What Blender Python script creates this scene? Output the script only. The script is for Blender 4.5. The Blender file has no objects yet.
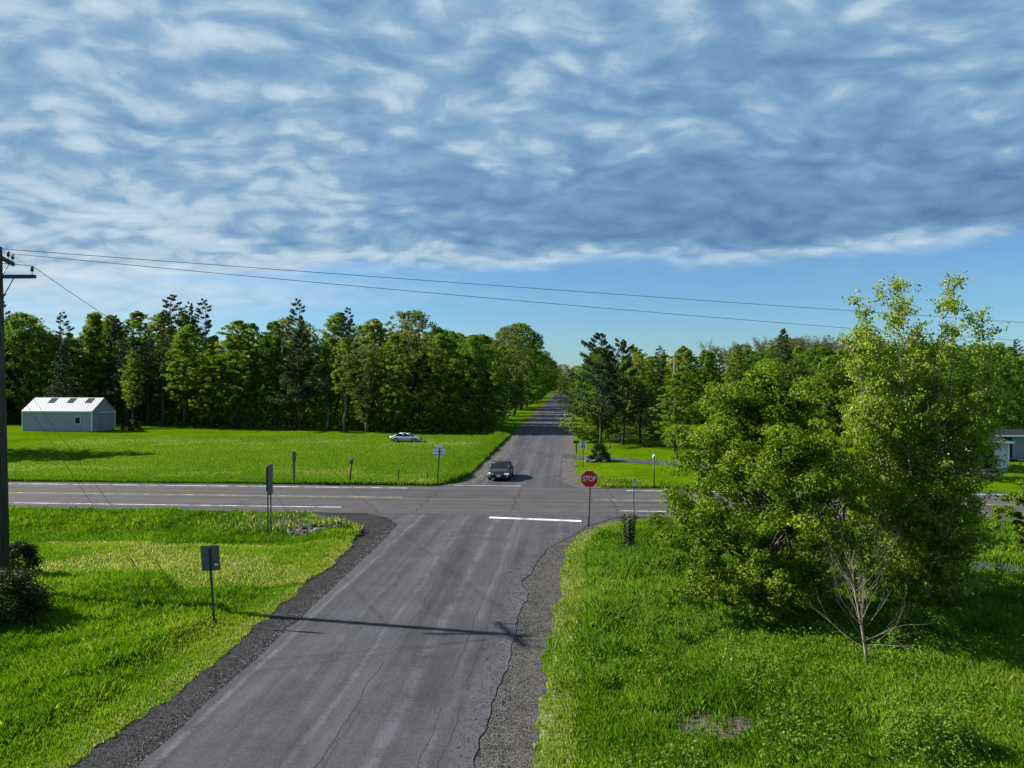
import bpy, math, random
import numpy as np
from mathutils import Vector, Matrix, Euler

R = math.radians
SC = bpy.context.scene
COL = SC.collection
rng = np.random.default_rng(11)
random.seed(5)

# ------------------------------------------------------------------ camera, light, exposure
cam_d = bpy.data.cameras.new('camera')
cam = bpy.data.objects.new('camera', cam_d)
COL.objects.link(cam)
cam.location = (0, 0, 8)
YAW = R(4.3)
cam.rotation_euler = (R(90 - 0.31), 0, YAW)
cam_d.sensor_width = 36
cam_d.lens = 735 / 1024 * 36
cam_d.clip_end = 4000
SC.camera = cam

SUN = Vector((-0.99 * math.cos(R(33)), 0.14 * math.cos(R(33)), math.sin(R(33)))).normalized()
sun_d = bpy.data.lights.new('sun', 'SUN')
sun_d.energy = 4.2
sun_d.angle = R(0.5)
sun_d.color = (1.0, 0.95, 0.86)
sun = bpy.data.objects.new('sun', sun_d)
COL.objects.link(sun)
sun.rotation_euler = SUN.to_track_quat('Z', 'Y').to_euler()

SC.view_settings.view_transform = 'Standard'
SC.view_settings.look = 'None'
SC.view_settings.exposure = 1.75
SC.view_settings.gamma = 1
SC.view_settings.use_curve_mapping = False
SC.render.engine = 'CYCLES'
cy = SC.cycles
cy.max_bounces = 6
cy.diffuse_bounces = 4
cy.glossy_bounces = 2
cy.transmission_bounces = 3
cy.transparent_max_bounces = 4
cy.use_denoising = True
cy.sample_clamp_indirect = 4


class NT:
    """small helper for node trees"""
    def __init__(s, tree):
        s.t = tree
        tree.nodes.clear()

    def n(s, typ, **kw):
        nd = s.t.nodes.new(typ)
        for k, v in kw.items():
            if hasattr(nd, k) and not k.startswith('i_'):
                setattr(nd, k, v)
        return nd

    def set(s, sock, v):
        if isinstance(v, bpy.types.NodeSocket):
            s.t.links.new(v, sock)
        elif isinstance(v, (tuple, list)) and sock.type == 'RGBA' and len(v) == 3:
            sock.default_value = (*v, 1)
        else:
            sock.default_value = v

    def m(s, op, a, b=0.0, c=None, clamp=False):
        nd = s.t.nodes.new('ShaderNodeMath')
        nd.operation = op
        nd.use_clamp = clamp
        s.set(nd.inputs[0], a)
        s.set(nd.inputs[1], b)
        if c is not None:
            s.set(nd.inputs[2], c)
        return nd.outputs[0]

    def step(s, x, lo, hi, a=0.0, b=1.0):
        nd = s.t.nodes.new('ShaderNodeMapRange')
        nd.interpolation_type = 'SMOOTHSTEP'
        s.set(nd.inputs[0], x)
        for i, v in enumerate((lo, hi, a, b)):
            s.set(nd.inputs[i + 1], v)
        return nd.outputs[0]

    def noise(s, vec, scale, detail=3, rough=0.5, dist=0.0):
        nd = s.t.nodes.new('ShaderNodeTexNoise')
        if vec is not None:
            s.set(nd.inputs['Vector'], vec)
        nd.inputs['Scale'].default_value = scale
        nd.inputs['Detail'].default_value = detail
        nd.inputs['Roughness'].default_value = rough
        nd.inputs['Distortion'].default_value = dist
        return nd.outputs['Fac']

    def vec(s, x, y, z=0.0):
        nd = s.t.nodes.new('ShaderNodeCombineXYZ')
        for i, v in enumerate((x, y, z)):
            s.set(nd.inputs[i], v)
        return nd.outputs[0]

    def vm(s, op, a, b):
        nd = s.t.nodes.new('ShaderNodeVectorMath')
        nd.operation = op
        s.set(nd.inputs[0], a)
        s.set(nd.inputs[1], b)
        return nd.outputs[0]

    def ramp(s, fac, stops):
        nd = s.t.nodes.new('ShaderNodeValToRGB')
        el = nd.color_ramp.elements
        while len(el) < len(stops):
            el.new(0.5)
        for e, (p, c) in zip(el, stops):
            e.position = p
            e.color = (*c, 1)
        s.set(nd.inputs[0], fac)
        return nd.outputs[0]

    def mix(s, fac, a, b, mode='MIX'):
        nd = s.t.nodes.new('ShaderNodeMix')
        nd.data_type = 'RGBA'
        nd.blend_type = mode
        s.set(nd.inputs[0], fac)
        s.set(nd.inputs[6], a)
        s.set(nd.inputs[7], b)
        return nd.outputs[2]


# ------------------------------------------------------------------ world: sky with a cloud sheet
W = bpy.data.worlds.new('World')
SC.world = W
W.use_nodes = True
g = NT(W.node_tree)
tc = g.n('ShaderNodeTexCoord')
sep = g.n('ShaderNodeSeparateXYZ')
g.set(sep.inputs[0], tc.outputs['Generated'])
dx, dy, dz = sep.outputs
zc = g.m('MAXIMUM', dz, 0.02)
ca, sa = math.cos(YAW), math.sin(YAW)
ux = g.m('ADD', g.m('MULTIPLY', dx, ca), g.m('MULTIPLY', dy, sa))
vy_ = g.m('SUBTRACT', g.m('MULTIPLY', dy, ca), g.m('MULTIPLY', dx, sa))
u = g.m('DIVIDE', ux, zc)
v = g.m('DIVIDE', vy_, zc)
zs = g.m('ADD', zc, 0.26)          # curved sheet: keeps the far puffs from flattening to streaks
P0 = g.vec(g.m('DIVIDE', ux, zs), g.m('DIVIDE', vy_, zs), 0.0)
wv = g.vm('MULTIPLY', g.vec(g.m('SUBTRACT', g.noise(P0, 3.0, 3, 0.5), 0.5), g.m('SUBTRACT', g.noise(g.vm('ADD', P0, (4.0, 9.0, 2.0)), 3.0, 3, 0.5), 0.5), 0.0), (0.22, 0.22, 0.0))
PW = g.vm('MULTIPLY', g.vm('ADD', P0, wv), (0.78, 1.0, 1.0))
big = g.noise(P0, 1.1, 3, 0.5)
med = g.noise(g.vm('ADD', P0, (7.3, 1.1, 3.0)), 4.5, 4, 0.5)
puf = g.noise(PW, 12.0, 8, 0.58)
vor = g.n('ShaderNodeTexVoronoi', feature='SMOOTH_F1')
g.set(vor.inputs['Vector'], PW)
vor.inputs['Scale'].default_value = 14.0
vor.inputs['Smoothness'].default_value = 0.5
cell = g.m('SUBTRACT', 0.62, vor.outputs['Distance'])
sraw = g.m('ADD', v, g.m('MULTIPLY', g.m('MAXIMUM', g.m('SUBTRACT', u, 2.1), 0.0), 0.75))
sraw = g.m('SUBTRACT', sraw, g.m('MULTIPLY', g.m('MAXIMUM', g.m('SUBTRACT', -0.5, u), 0.0), 0.36))
edge_n = g.noise(P0, 2.4, 5, 0.6)
s_ = g.m('ADD', sraw, g.m('MULTIPLY', g.m('SUBTRACT', edge_n, 0.5), 2.6))
br = g.m('ADD', g.m('MULTIPLY', puf, 0.85), g.m('MULTIPLY', med, 0.46))
br = g.m('ADD', br, g.m('MULTIPLY', big, 0.40))
br = g.m('ADD', br, g.m('MULTIPLY', cell, 0.40))
br = g.m('ADD', br, 0.02)
br = g.m('ADD', br, g.m('MULTIPLY', g.step(u, -3.0, 2.5, 1.0, -1.0), 0.055))
belly = g.m('MULTIPLY', g.step(s_, 2.4, 4.4), g.step(s_, 5.2, 6.1, 1.0, 0.0))
belly = g.m('MULTIPLY', belly, g.step(u, -1.6, 1.0))
br = g.m('SUBTRACT', br, g.m('MULTIPLY', belly, 0.20))
lip = g.m('MULTIPLY', g.step(s_, 4.9, 6.0), 0.17)
br = g.m('ADD', br, lip)
left_bright = g.m('MULTIPLY', g.step(u, 0.5, -4.0), g.step(v, 2.3, 4.6))
br = g.m('ADD', br, g.m('MULTIPLY', left_bright, 0.07))
br = g.m('ADD', g.m('MULTIPLY', g.m('SUBTRACT', br, 0.86), g.m('SUBTRACT', 0.72, g.m('MULTIPLY', belly, 0.22))), g.m('SUBTRACT', 0.84, g.m('MULTIPLY', belly, 0.08)))
K = 2.85
cl = g.ramp(br, [(0.56, (0.105 * K, 0.228 * K, 0.435 * K)), (0.78, (0.190 * K, 0.355 * K, 0.570 * K)),
                 (0.95, (0.335 * K, 0.505 * K, 0.675 * K)), (1.0, (0.365 * K, 0.53 * K, 0.69 * K))])
cl2 = g.ramp(g.m('SUBTRACT', br, 0.9), [(0.0, (0.0, 0.0, 0.0)), (0.45, (0.42 * K, 0.39 * K, 0.32 * K))])
cl = g.mix(1.0, cl, cl2, 'ADD')
# clear sky
sky = g.n('ShaderNodeTexSky', sky_type='NISHITA')
sky.sun_disc = False
sky.sun_elevation = R(33)
sky.sun_rotation = math.atan2(SUN.x, SUN.y) % (2 * math.pi)
sky.air_density = 1.0
sky.dust_density = 0.3
sky.ozone_density = 2.0
clear = g.mix(1.0, sky.outputs[0], (0.185, 0.29, 0.385), 'MULTIPLY')
cover = g.step(s_, 5.7, 6.9, 1.0, 0.0)
thin = g.noise(g.vm('MULTIPLY', P0, (0.22, 0.8, 1.0)), 1.0, 5, 0.6, 0.4)
thin = g.m('MULTIPLY', g.step(thin, 0.42, 0.66), g.step(u, 0.2, -4.0, 0.12, 0.8))
thin = g.m('MULTIPLY', thin, g.step(s_, 5.0, 6.2))
thin = g.m('MULTIPLY', thin, g.step(v, 26.0, 11.0, 0.45, 1.0))
cover = g.m('MAXIMUM', cover, thin)
final = g.mix(cover, clear, cl)
final = g.mix(g.m('MULTIPLY', thin, 0.55), final, (0.48 * K, 0.62 * K, 0.74 * K))
bg = g.n('ShaderNodeBackground')
bg.inputs[1].default_value = 0.1
g.set(bg.inputs[0], final)
wo = g.n('ShaderNodeOutputWorld')
g.set(wo.inputs[0], bg.outputs[0])


# ------------------------------------------------------------------ materials
def new_mat(name):
    m = bpy.data.materials.new(name)
    m.use_nodes = True
    return m, NT(m.node_tree)


def finish(g, color, rough=0.6, metal=0.0, spec=0.5, normal=None, coat=0.0):
    b = g.n('ShaderNodeBsdfPrincipled')
    g.set(b.inputs['Base Color'], color)
    g.set(b.inputs['Roughness'], rough)
    g.set(b.inputs['Metallic'], metal)
    g.set(b.inputs['Specular IOR Level'], spec)
    if coat:
        g.set(b.inputs['Coat Weight'], coat)
    if normal is not None:
        g.set(b.inputs['Normal'], normal)
    o = g.n('ShaderNodeOutputMaterial')
    g.set(o.inputs[0], b.outputs[0])
    return b


def bump(g, h, strength=0.3, dist=0.02):
    b = g.n('ShaderNodeBump')
    b.inputs['Strength'].default_value = strength
    b.inputs['Distance'].default_value = dist
    g.set(b.inputs['Height'], h)
    return b.outputs[0]


def pm(name, c, rough=0.6, metal=0.0, vary=0.25, scale=6.0, spec=0.4, stretch=(1, 1, 1), coat=0.0, bmp=0.0):
    """plain surface with mottled wear"""
    m, g = new_mat(name)
    tcn = g.n('ShaderNodeTexCoord')
    p = g.vm('MULTIPLY', tcn.outputs['Object'], stretch)
    nz = g.noise(p, scale, 5, 0.6)
    f = g.step(nz, 0.3, 0.7)
    lo = tuple(x * (1 - vary) for x in c)
    hi = tuple(min(1, x * (1 + vary)) for x in c)
    col = g.mix(f, lo, hi)
    nrm = bump(g, nz, bmp, 0.02) if bmp else None
    finish(g, col, rough, metal, spec, nrm, coat)
    return m


def leaf_mat(name, dark, mid, light, transl=0.45, objvar=0.22, rough=0.55, straw=None):
    m, g = new_mat(name)
    at = g.n('ShaderNodeAttribute', attribute_name='tint')
    oi = g.n('ShaderNodeObjectInfo')
    col = g.ramp(at.outputs['Fac'], [(0.0, dark), (0.5, mid), (0.9 if straw else 1.0, light)] + ([(0.96, straw)] if straw else []))
    if straw:
        ac = g.n('ShaderNodeAttribute', attribute_name='cool')
        col = g.mix(g.m('MULTIPLY', ac.outputs['Fac'], 0.5), col, (0.060, 0.150, 0.020))
    hs = g.n('ShaderNodeHueSaturation')
    g.set(hs.inputs['Hue'], g.m('ADD', 0.5, g.m('MULTIPLY', g.m('SUBTRACT', oi.outputs['Random'], 0.5), -0.2 * objvar)))
    g.set(hs.inputs['Value'], g.m('ADD', 1 - objvar, g.m('MULTIPLY', oi.outputs['Random'], 2 * objvar)))
    g.set(hs.inputs['Color'], col)
    b = g.n('ShaderNodeBsdfPrincipled')
    g.set(b.inputs['Base Color'], hs.outputs[0])
    b.inputs['Roughness'].default_value = rough
    b.inputs['Specular IOR Level'].default_value = 0.12
    t = g.n('ShaderNodeBsdfTranslucent')
    g.set(t.inputs[0], g.mix(1.0, hs.outputs[0], (1.25, 1.3, 0.6), 'MULTIPLY'))
    mx = g.n('ShaderNodeMixShader')
    mx.inputs[0].default_value = transl
    g.set(mx.inputs[1], b.outputs[0])
    g.set(mx.inputs[2], t.outputs[0])
    o = g.n('ShaderNodeOutputMaterial')
    g.set(o.inputs[0], mx.outputs[0])
    return m


def pos(g):
    return g.n('ShaderNodeNewGeometry').outputs['Position']


def ground_mat():
    m, g = new_mat('grassy_ground')
    p = pos(g)
    n1 = g.noise(p, 0.12, 4, 0.6)
    n2 = g.noise(p, 0.9, 5, 0.65)
    n3 = g.noise(g.vm('MULTIPLY', p, (1, 0.6, 1)), 7.0, 4, 0.7)
    f = g.m('ADD', g.m('MULTIPLY', n1, 0.45), g.m('ADD', g.m('MULTIPLY', n2, 0.35), g.m('MULTIPLY', n3, 0.35)))
    field = g.ramp(f, [(0.40, (0.022, 0.060, 0.001)), (0.55, (0.046, 0.092, 0.001)), (0.70, (0.082, 0.125, 0.004))])
    near = g.ramp(f, [(0.40, (0.026, 0.060, 0.003)), (0.58, (0.052, 0.105, 0.004)), (0.75, (0.085, 0.125, 0.012))])
    a = g.n('ShaderNodeAttribute', attribute_name='field')
    col = g.mix(a.outputs['Fac'], near, field)
    d = g.n('ShaderNodeAttribute', attribute_name='dry')
    dn = g.m('MULTIPLY', d.outputs['Fac'], g.step(g.m('ADD', g.m('MULTIPLY', n3, 0.7), g.m('MULTIPLY', n2, 0.5)), 0.50, 0.74))
    col = g.mix(dn, col, g.ramp(n3, [(0.3, (0.11, 0.10, 0.055)), (0.7, (0.27, 0.25, 0.15))]))
    e = g.n('ShaderNodeAttribute', attribute_name='bare')
    bn = g.step(g.m('ADD', e.outputs['Fac'], g.m('MULTIPLY', g.m('SUBTRACT', n2, 0.5), 0.9)), 0.4, 0.62)
    col = g.mix(bn, col, g.ramp(n3, [(0.3, (0.040, 0.031, 0.025)), (0.7, (0.125, 0.102, 0.082))]))
    finish(g, col, 1.0, 0, 0.0, bump(g, g.m('ADD', n3, n2), 0.7, 0.12))
    return m


def asphalt_mat(name, base, kind):
    m, g = new_mat(name)
    p = pos(g)
    sp = g.n('ShaderNodeSeparateXYZ')
    g.set(sp.inputs[0], p)
    x, y, _z = sp.outputs
    fine = g.noise(p, 22.0, 5, 0.8)
    mid = g.noise(p, 0.7, 5, 0.65)
    if kind == 'main':
        st = g.noise(g.vec(g.m('MULTIPLY', x, 0.035), g.m('MULTIPLY', y, 1.3), 0), 1.0, 5, 0.6)
    else:
        st = g.noise(g.vec(g.m('MULTIPLY', x, 1.15), g.m('MULTIPLY', y, 0.035), 0.3), 1.0, 5, 0.62)
    val = g.m('ADD', g.m('MULTIPLY', st, 1.25), g.m('ADD', g.m('MULTIPLY', mid, 0.5), g.m('MULTIPLY', fine, 1.7)))
    k = g.step(val, 1.22, 2.22, 0.50, 1.62)
    if kind == 'side':
        # polished wheel paths and the paler worn line along the left edge
        wob = g.m('MULTIPLY', g.m('SUBTRACT', g.noise(p, 0.25, 3), 0.5), 0.5)
        xx = g.m('ADD', x, wob)
        far = g.step(y, 46.0, 50.0)
        near = g.m('SUBTRACT', 1.0, far)
        for x0, w, amt, sel in ((-8.55, 0.16, 0.95, near), (-7.0, 0.22, 0.45, near), (-5.75, 0.15, 0.70, near), (-4.05, 0.28, 0.75, near), (-2.9, 0.16, 0.4, near),
                                (-6.35, 0.16, 0.7, far), (-5.1, 0.22, 0.5, far), (-3.6, 0.3, 0.2, far), (-2.1, 0.3, 0.3, far)):
            d = g.m('ABSOLUTE', g.m('SUBTRACT', xx, x0))
            k = g.m('ADD', k, g.m('MULTIPLY', g.m('MULTIPLY', g.step(d, 0.0, w, 1.0, 0.0), sel), g.m('MULTIPLY', g.step(g.m('ADD', g.m('MULTIPLY', mid, 0.6), g.m('MULTIPLY', fine, 0.4)), 0.36, 0.60), amt)))
        pt = g.step(g.noise(g.vm('MULTIPLY', p, (0.35, 0.12, 1)), 1.0, 2, 0.4), 0.55, 0.57)
        k = g.m('MULTIPLY', k, g.m('SUBTRACT', 1.0, g.m('MULTIPLY', pt, 0.13)))
    col = g.mix(1.0, base, g.vec(k, k, k), 'MULTIPLY')
    crack = None
    warp = g.vm('MULTIPLY', g.vec(g.m('SUBTRACT', g.noise(p, 2.2, 5, 0.7), 0.5), g.m('SUBTRACT', g.noise(g.vm('ADD', p, (9, 4, 0)), 2.2, 5, 0.7), 0.5), 0), (1.1, 1.1, 0))
    if kind == 'side':
        for x0, amp, fr, w, lo in ((-5.15, 0.9, 0.22, 0.010400000000000001, 0.36), (-4.95, 1.3, 0.3, 0.006500000000000001, 0.44), (-3.05, 0.6, 0.3, 0.0078000000000000005, 0.42), (-2.6, 0.5, 0.3, 0.0078000000000000005, 0.36), (-6.6, 0.7, 0.25, 0.006500000000000001, 0.52)):
            nn = g.m('MULTIPLY', g.m('SUBTRACT', g.noise(g.vec(x0, y, 0), fr, 7, 0.7), 0.5), amp)
            d = g.m('ABSOLUTE', g.m('SUBTRACT', x, g.m('ADD', nn, x0)))
            c = g.m('MULTIPLY', g.step(d, w * 0.5, w * 1.5, 1.0, 0.0), g.step(g.noise(g.vec(x0, y, 5), 0.33, 2), lo, lo + 0.05))
            crack = c if crack is None else g.m('MAXIMUM', crack, c)
        # broken strip along the right edge and a patch by the junction
        vo = g.n('ShaderNodeTexVoronoi', feature='DISTANCE_TO_EDGE')
        g.set(vo.inputs['Vector'], g.vm('ADD', g.vm('MULTIPLY', p, (1.0, 0.55, 1.0)), warp))
        vo.inputs['Scale'].default_value = 2.8
        net = g.m('MULTIPLY', g.step(vo.outputs['Distance'], 0.008, 0.035, 1.0, 0.0), 0.8)
        e1 = g.m('MULTIPLY', g.step(x, -2.75, -2.35), g.step(y, 34.0, 31.0))
        e2 = g.m('MULTIPLY', g.step(g.m('ABSOLUTE', g.m('ADD', x, 5.6)), 0.55, 0.25), g.step(g.m('ABSOLUTE', g.m('SUBTRACT', y, 36.5)), 4.0, 2.5))
        region = g.m('MAXIMUM', e1, e2)
        crack = g.m('MAXIMUM', crack, g.m('MULTIPLY', net, region))
        col = g.mix(g.m('MULTIPLY', e1, 0.3), col, tuple(min(1, b * 1.6) for b in base))
    else:
        nn = g.noise(g.vec(g.m('MULTIPLY', x, 0.2), 3.0, 0), 1.0, 7, 0.7)
        for y0, w in ((44.3, 0.02), (47.0, 0.018), (49.25, 0.03), (51.6, 0.018)):
            d = g.m('ABSOLUTE', g.m('SUBTRACT', y, g.m('ADD', y0, g.m('MULTIPLY', g.m('SUBTRACT', nn, 0.5), 0.7))))
            c = g.m('MULTIPLY', g.step(d, w, w * 2.5, 1.0, 0.0), g.step(g.noise(g.vec(x, y0, 2), 0.12, 3), 0.44, 0.56))
            crack = c if crack is None else g.m('MAXIMUM', crack, c)
        tr = g.noise(g.vec(1.0, g.m('MULTIPLY', y, 0.5), 0), 1.0, 6, 0.7)
        for x0 in (-33.0, -21.0, -9.2, -3.4, 3.0, 14.0):
            d = g.m('ABSOLUTE', g.m('SUBTRACT', x, g.m('ADD', x0, g.m('MULTIPLY', g.m('SUBTRACT', tr, 0.5), 2.0))))
            crack = g.m('MAXIMUM', crack, g.m('MULTIPLY', g.step(d, 0.02, 0.06, 1.0, 0.0), 0.8))
    col = g.mix(g.m('MULTIPLY', crack, 0.85), col, (0.008, 0.008, 0.009))
    finish(g, col, 0.9, 0, 0.12, bump(g, g.m('SUBTRACT', g.m('ADD', fine, g.m('MULTIPLY', mid, 2)), g.m('MULTIPLY', crack, 2)), 0.35, 0.01))
    return m


def paint_mat(name, c, under, lo, hi):
    m, g = new_mat(name)
    p = pos(g)
    w = g.m('ADD', g.m('MULTIPLY', g.noise(p, 1.1, 4, 0.6), 0.7), g.m('MULTIPLY', g.noise(p, 9.0, 4, 0.7), 0.5))
    col = g.mix(g.step(w, lo, hi), under, c)
    finish(g, col, 0.7, 0, 0.3)
    return m


def gravel_mat(name, lo, hi, sc=14.0):
    m, g = new_mat(name)
    p = pos(g)
    v1 = g.n('ShaderNodeTexVoronoi')
    g.set(v1.inputs['Vector'], p)
    v1.inputs['Scale'].default_value = sc
    a = g.noise(p, 1.3, 5, 0.7)
    rgb = g.n('ShaderNodeSeparateColor')
    g.set(rgb.inputs[0], v1.outputs['Color'])
    f = g.m('ADD', g.m('MULTIPLY', rgb.outputs[0], 0.55), g.m('MULTIPLY', a, 0.6))
    col = g.ramp(f, [(0.25, lo), (0.8, hi)])
    finish(g, col, 1.0, 0, 0.0, bump(g, v1.outputs['Distance'], 0.8, 0.03))
    return m


M = {}
M['ground'] = ground_mat()
M['side_road'] = asphalt_mat('side_road_asphalt', (0.043, 0.043, 0.050), 'side')
M['main_road'] = asphalt_mat('main_road_asphalt', (0.050, 0.047, 0.050), 'main')
M['white_paint'] = paint_mat('white_road_paint', (0.50, 0.50, 0.50), (0.06, 0.06, 0.062), 0.46, 0.70)
M['bar_paint'] = paint_mat('white_stop_bar_paint', (0.50, 0.50, 0.495), (0.12, 0.12, 0.125), 0.42, 0.66)
M['faded_paint'] = paint_mat('faded_white_paint', (0.20, 0.20, 0.20), (0.085, 0.085, 0.09), 0.42, 0.75)
M['yellow_paint'] = paint_mat('worn_yellow_paint', (0.50, 0.40, 0.13), (0.085, 0.082, 0.08), 0.50, 0.80)
M['gravel'] = gravel_mat('dark_gravel', (0.010, 0.010, 0.011), (0.050, 0.048, 0.050), 26)
M['shoulder_gravel'] = gravel_mat('grey_shoulder_gravel', (0.020, 0.019, 0.019), (0.085, 0.080, 0.077), 24)
M['pale_gravel'] = gravel_mat('pale_gravel', (0.035, 0.033, 0.031), (0.11, 0.10, 0.095), 14)
M['bark'] = pm('grey_brown_bark', (0.060, 0.048, 0.038), 0.9, vary=0.5, scale=5, stretch=(3, 3, 0.5), bmp=0.6, spec=0.1)
M['pale_bark'] = pm('pale_aspen_bark', (0.22, 0.20, 0.165), 0.85, vary=0.5, scale=4, stretch=(1, 1, 3), spec=0.1)
M['twig'] = pm('grey_twig', (0.17, 0.145, 0.125), 0.9, vary=0.3, spec=0.1)
M['dead'] = pm('weathered_dead_wood', (0.15, 0.13, 0.11), 0.9, vary=0.35, stretch=(3, 3, 0.6), spec=0.1)
M['pole_wood'] = pm('dark_pole_wood', (0.060, 0.054, 0.050), 0.9, vary=0.45, scale=5, stretch=(6, 6, 0.25), bmp=0.4, spec=0.1)
M['ceramic'] = pm('dark_insulator', (0.035, 0.03, 0.03), 0.35)
M['cable'] = pm('dark_cable', (0.02, 0.02, 0.022), 0.6)
M['guy'] = pm('steel_guy_wire', (0.025, 0.025, 0.025), 1.0, 0.0, spec=0.0)
M['guard'] = pm('faded_yellow_plastic', (0.060, 0.062, 0.010), 1.0, spec=0.0)
M['galv'] = pm('galvanised_steel', (0.11, 0.12, 0.13), 0.55, 0.5, vary=0.3)
M['sign_back'] = pm('dull_aluminium', (0.10, 0.115, 0.125), 0.55, 0.35, vary=0.2, scale=3)
M['sign_back_pale'] = pm('pale_aluminium', (0.72, 0.78, 0.80), 0.6, 0.0, vary=0.15, scale=3)
M['dark_post'] = pm('dark_steel_post', (0.035, 0.038, 0.042), 0.6, 0.3)
M['red_sign'] = pm('red_sheeting', (0.58, 0.005, 0.014), 0.5, vary=0.12, scale=3)
M['red_post'] = pm('red_post_paint', (0.36, 0.014, 0.018), 0.6, vary=0.3)
M['sign_white'] = pm('white_sheeting', (0.62, 0.64, 0.66), 0.4, vary=0.06, scale=3)
M['black'] = pm('black_ink', (0.012, 0.012, 0.014), 0.5)
M['blue'] = pm('blue_marker', (0.10, 0.30, 0.62), 0.45)
M['rust'] = pm('rusty_steel', (0.09, 0.045, 0.025), 0.85, 0.2, vary=0.5)
M['old_wood'] = pm('weathered_post_wood', (0.055, 0.05, 0.047), 0.9, vary=0.5, stretch=(4, 4, 0.5))
M['stone'] = pm('grey_riprap', (0.105, 0.105, 0.105), 0.9, vary=0.45, scale=3, bmp=0.5)
M['black_paint'] = pm('black_car_paint', (0.010, 0.012, 0.013), 0.3, 0.0, vary=0.2, coat=0.25)
M['silver_paint'] = pm('silver_blue_car_paint', (0.34, 0.40, 0.47), 0.3, 0.35, vary=0.06, coat=0.8)
M['glass'] = pm('dark_car_glass', (0.008, 0.011, 0.012), 0.08, vary=0.2, spec=0.35)
M['tyre'] = pm('tyre_rubber', (0.012, 0.012, 0.012), 0.85)
M['rim'] = pm('alloy_rim', (0.30, 0.31, 0.33), 0.35, 0.7)
M['chrome'] = pm('chrome', (0.55, 0.57, 0.6), 0.2, 0.9)
M['lamp'] = pm('clear_lamp_lens', (0.75, 0.76, 0.78), 0.15, vary=0.1, spec=0.9)
M['lamp_red'] = pm('red_lamp_lens', (0.35, 0.01, 0.01), 0.25)
M['plate'] = pm('number_plate', (0.55, 0.56, 0.60), 0.5)
M['mirror_sunlit'] = pm('sunlit_mirror_shell', (0.5, 0.52, 0.55), 0.2, 0.4, coat=0.6)  # sunlight painted into the shell colour of the black car's left mirror


def siding_mat(name, c, axis_scale, vert=True):
    m, g = new_mat(name)
    p = g.n('ShaderNodeTexCoord').outputs['Object']
    sp = g.n('ShaderNodeSeparateXYZ')
    g.set(sp.inputs[0], p)
    co = g.m('ADD', sp.outputs[0], sp.outputs[1]) if vert else sp.outputs[2]
    w = g.m('PINGPONG', g.m('MULTIPLY', co, axis_scale), 0.5)
    nz = g.noise(p, 1.5, 5, 0.6)
    col = g.mix(g.step(nz, 0.3, 0.75), tuple(x * 0.93 for x in c), tuple(x * 1.06 for x in c))
    finish(g, col, 0.6, 0.1, 0.3, bump(g, g.step(w, 0.05, 0.15), 0.6, 0.02))
    return m


M['blue_siding'] = siding_mat('blue_grey_ribbed_steel', (0.265, 0.305, 0.370), 4.0)
M['roof_metal'] = siding_mat('galvanised_ribbed_roof', (0.27, 0.28, 0.295), 2.2)
M['skylight'] = pm('grey_translucent_skylight', (0.055, 0.052, 0.055), 0.9, vary=0.15, spec=0.0)
M['trim'] = pm('white_trim', (0.62, 0.66, 0.70), 0.5, vary=0.08)
M['house_siding'] = siding_mat('pale_blue_lap_siding', (0.48, 0.56, 0.63), 5.0, False)
M['garage_siding'] = siding_mat('slate_blue_lap_siding', (0.18, 0.23, 0.30), 5.0, False)
M['dark_roof'] = pm('charcoal_shingle', (0.022, 0.023, 0.026), 1.0, vary=0.3, scale=12, spec=0.0)
M['window_glass'] = pm('dark_window_glass', (0.010, 0.011, 0.012), 0.3, vary=0.2, spec=0.2)
M['concrete'] = pm('grey_concrete', (0.25, 0.25, 0.25), 0.9)
M['water'] = pm('still_ditch_water', (0.02, 0.03, 0.04), 0.03, vary=0.1, spec=1.0)

L = {}
L['mid'] = leaf_mat('mid_green_leaves', (0.060, 0.104, 0.011), (0.108, 0.172, 0.016), (0.172, 0.236, 0.028))
L['bright'] = leaf_mat('bright_spring_leaves', (0.080, 0.125, 0.010), (0.140, 0.205, 0.015), (0.210, 0.270, 0.030))
L['rich'] = leaf_mat('rich_green_leaves', (0.034, 0.080, 0.007), (0.064, 0.138, 0.010), (0.105, 0.185, 0.016))
L['olive'] = leaf_mat('olive_leaves', (0.058, 0.076, 0.020), (0.098, 0.124, 0.030), (0.145, 0.168, 0.042))
L['pine'] = leaf_mat('dark_pine_needles', (0.018, 0.036, 0.015), (0.034, 0.062, 0.023), (0.058, 0.095, 0.030), 0.15)
L['haze'] = leaf_mat('budding_brown_twigs', (0.066, 0.062, 0.032), (0.105, 0.098, 0.048), (0.125, 0.135, 0.05), 0.2)
L['maple'] = leaf_mat('sunny_maple_leaves', (0.036, 0.074, 0.004), (0.096, 0.154, 0.007), (0.215, 0.265, 0.030), 0.46, 0.03)
L['aspen'] = leaf_mat('pale_aspen_leaves', (0.085, 0.140, 0.010), (0.205, 0.268, 0.032), (0.350, 0.390, 0.110), 0.62, 0.03, 0.5)
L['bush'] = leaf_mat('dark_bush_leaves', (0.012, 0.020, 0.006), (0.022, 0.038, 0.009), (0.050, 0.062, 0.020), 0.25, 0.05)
L['weed'] = leaf_mat('broad_weed_leaves', (0.040, 0.090, 0.005), (0.085, 0.160, 0.009), (0.18, 0.235, 0.040), 0.42, 0.05)
L['grass'] = leaf_mat('grass_blades', (0.028, 0.085, 0.003), (0.080, 0.172, 0.004), (0.175, 0.228, 0.025), 0.42, 0.0, 0.8, (0.36, 0.31, 0.17))


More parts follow.
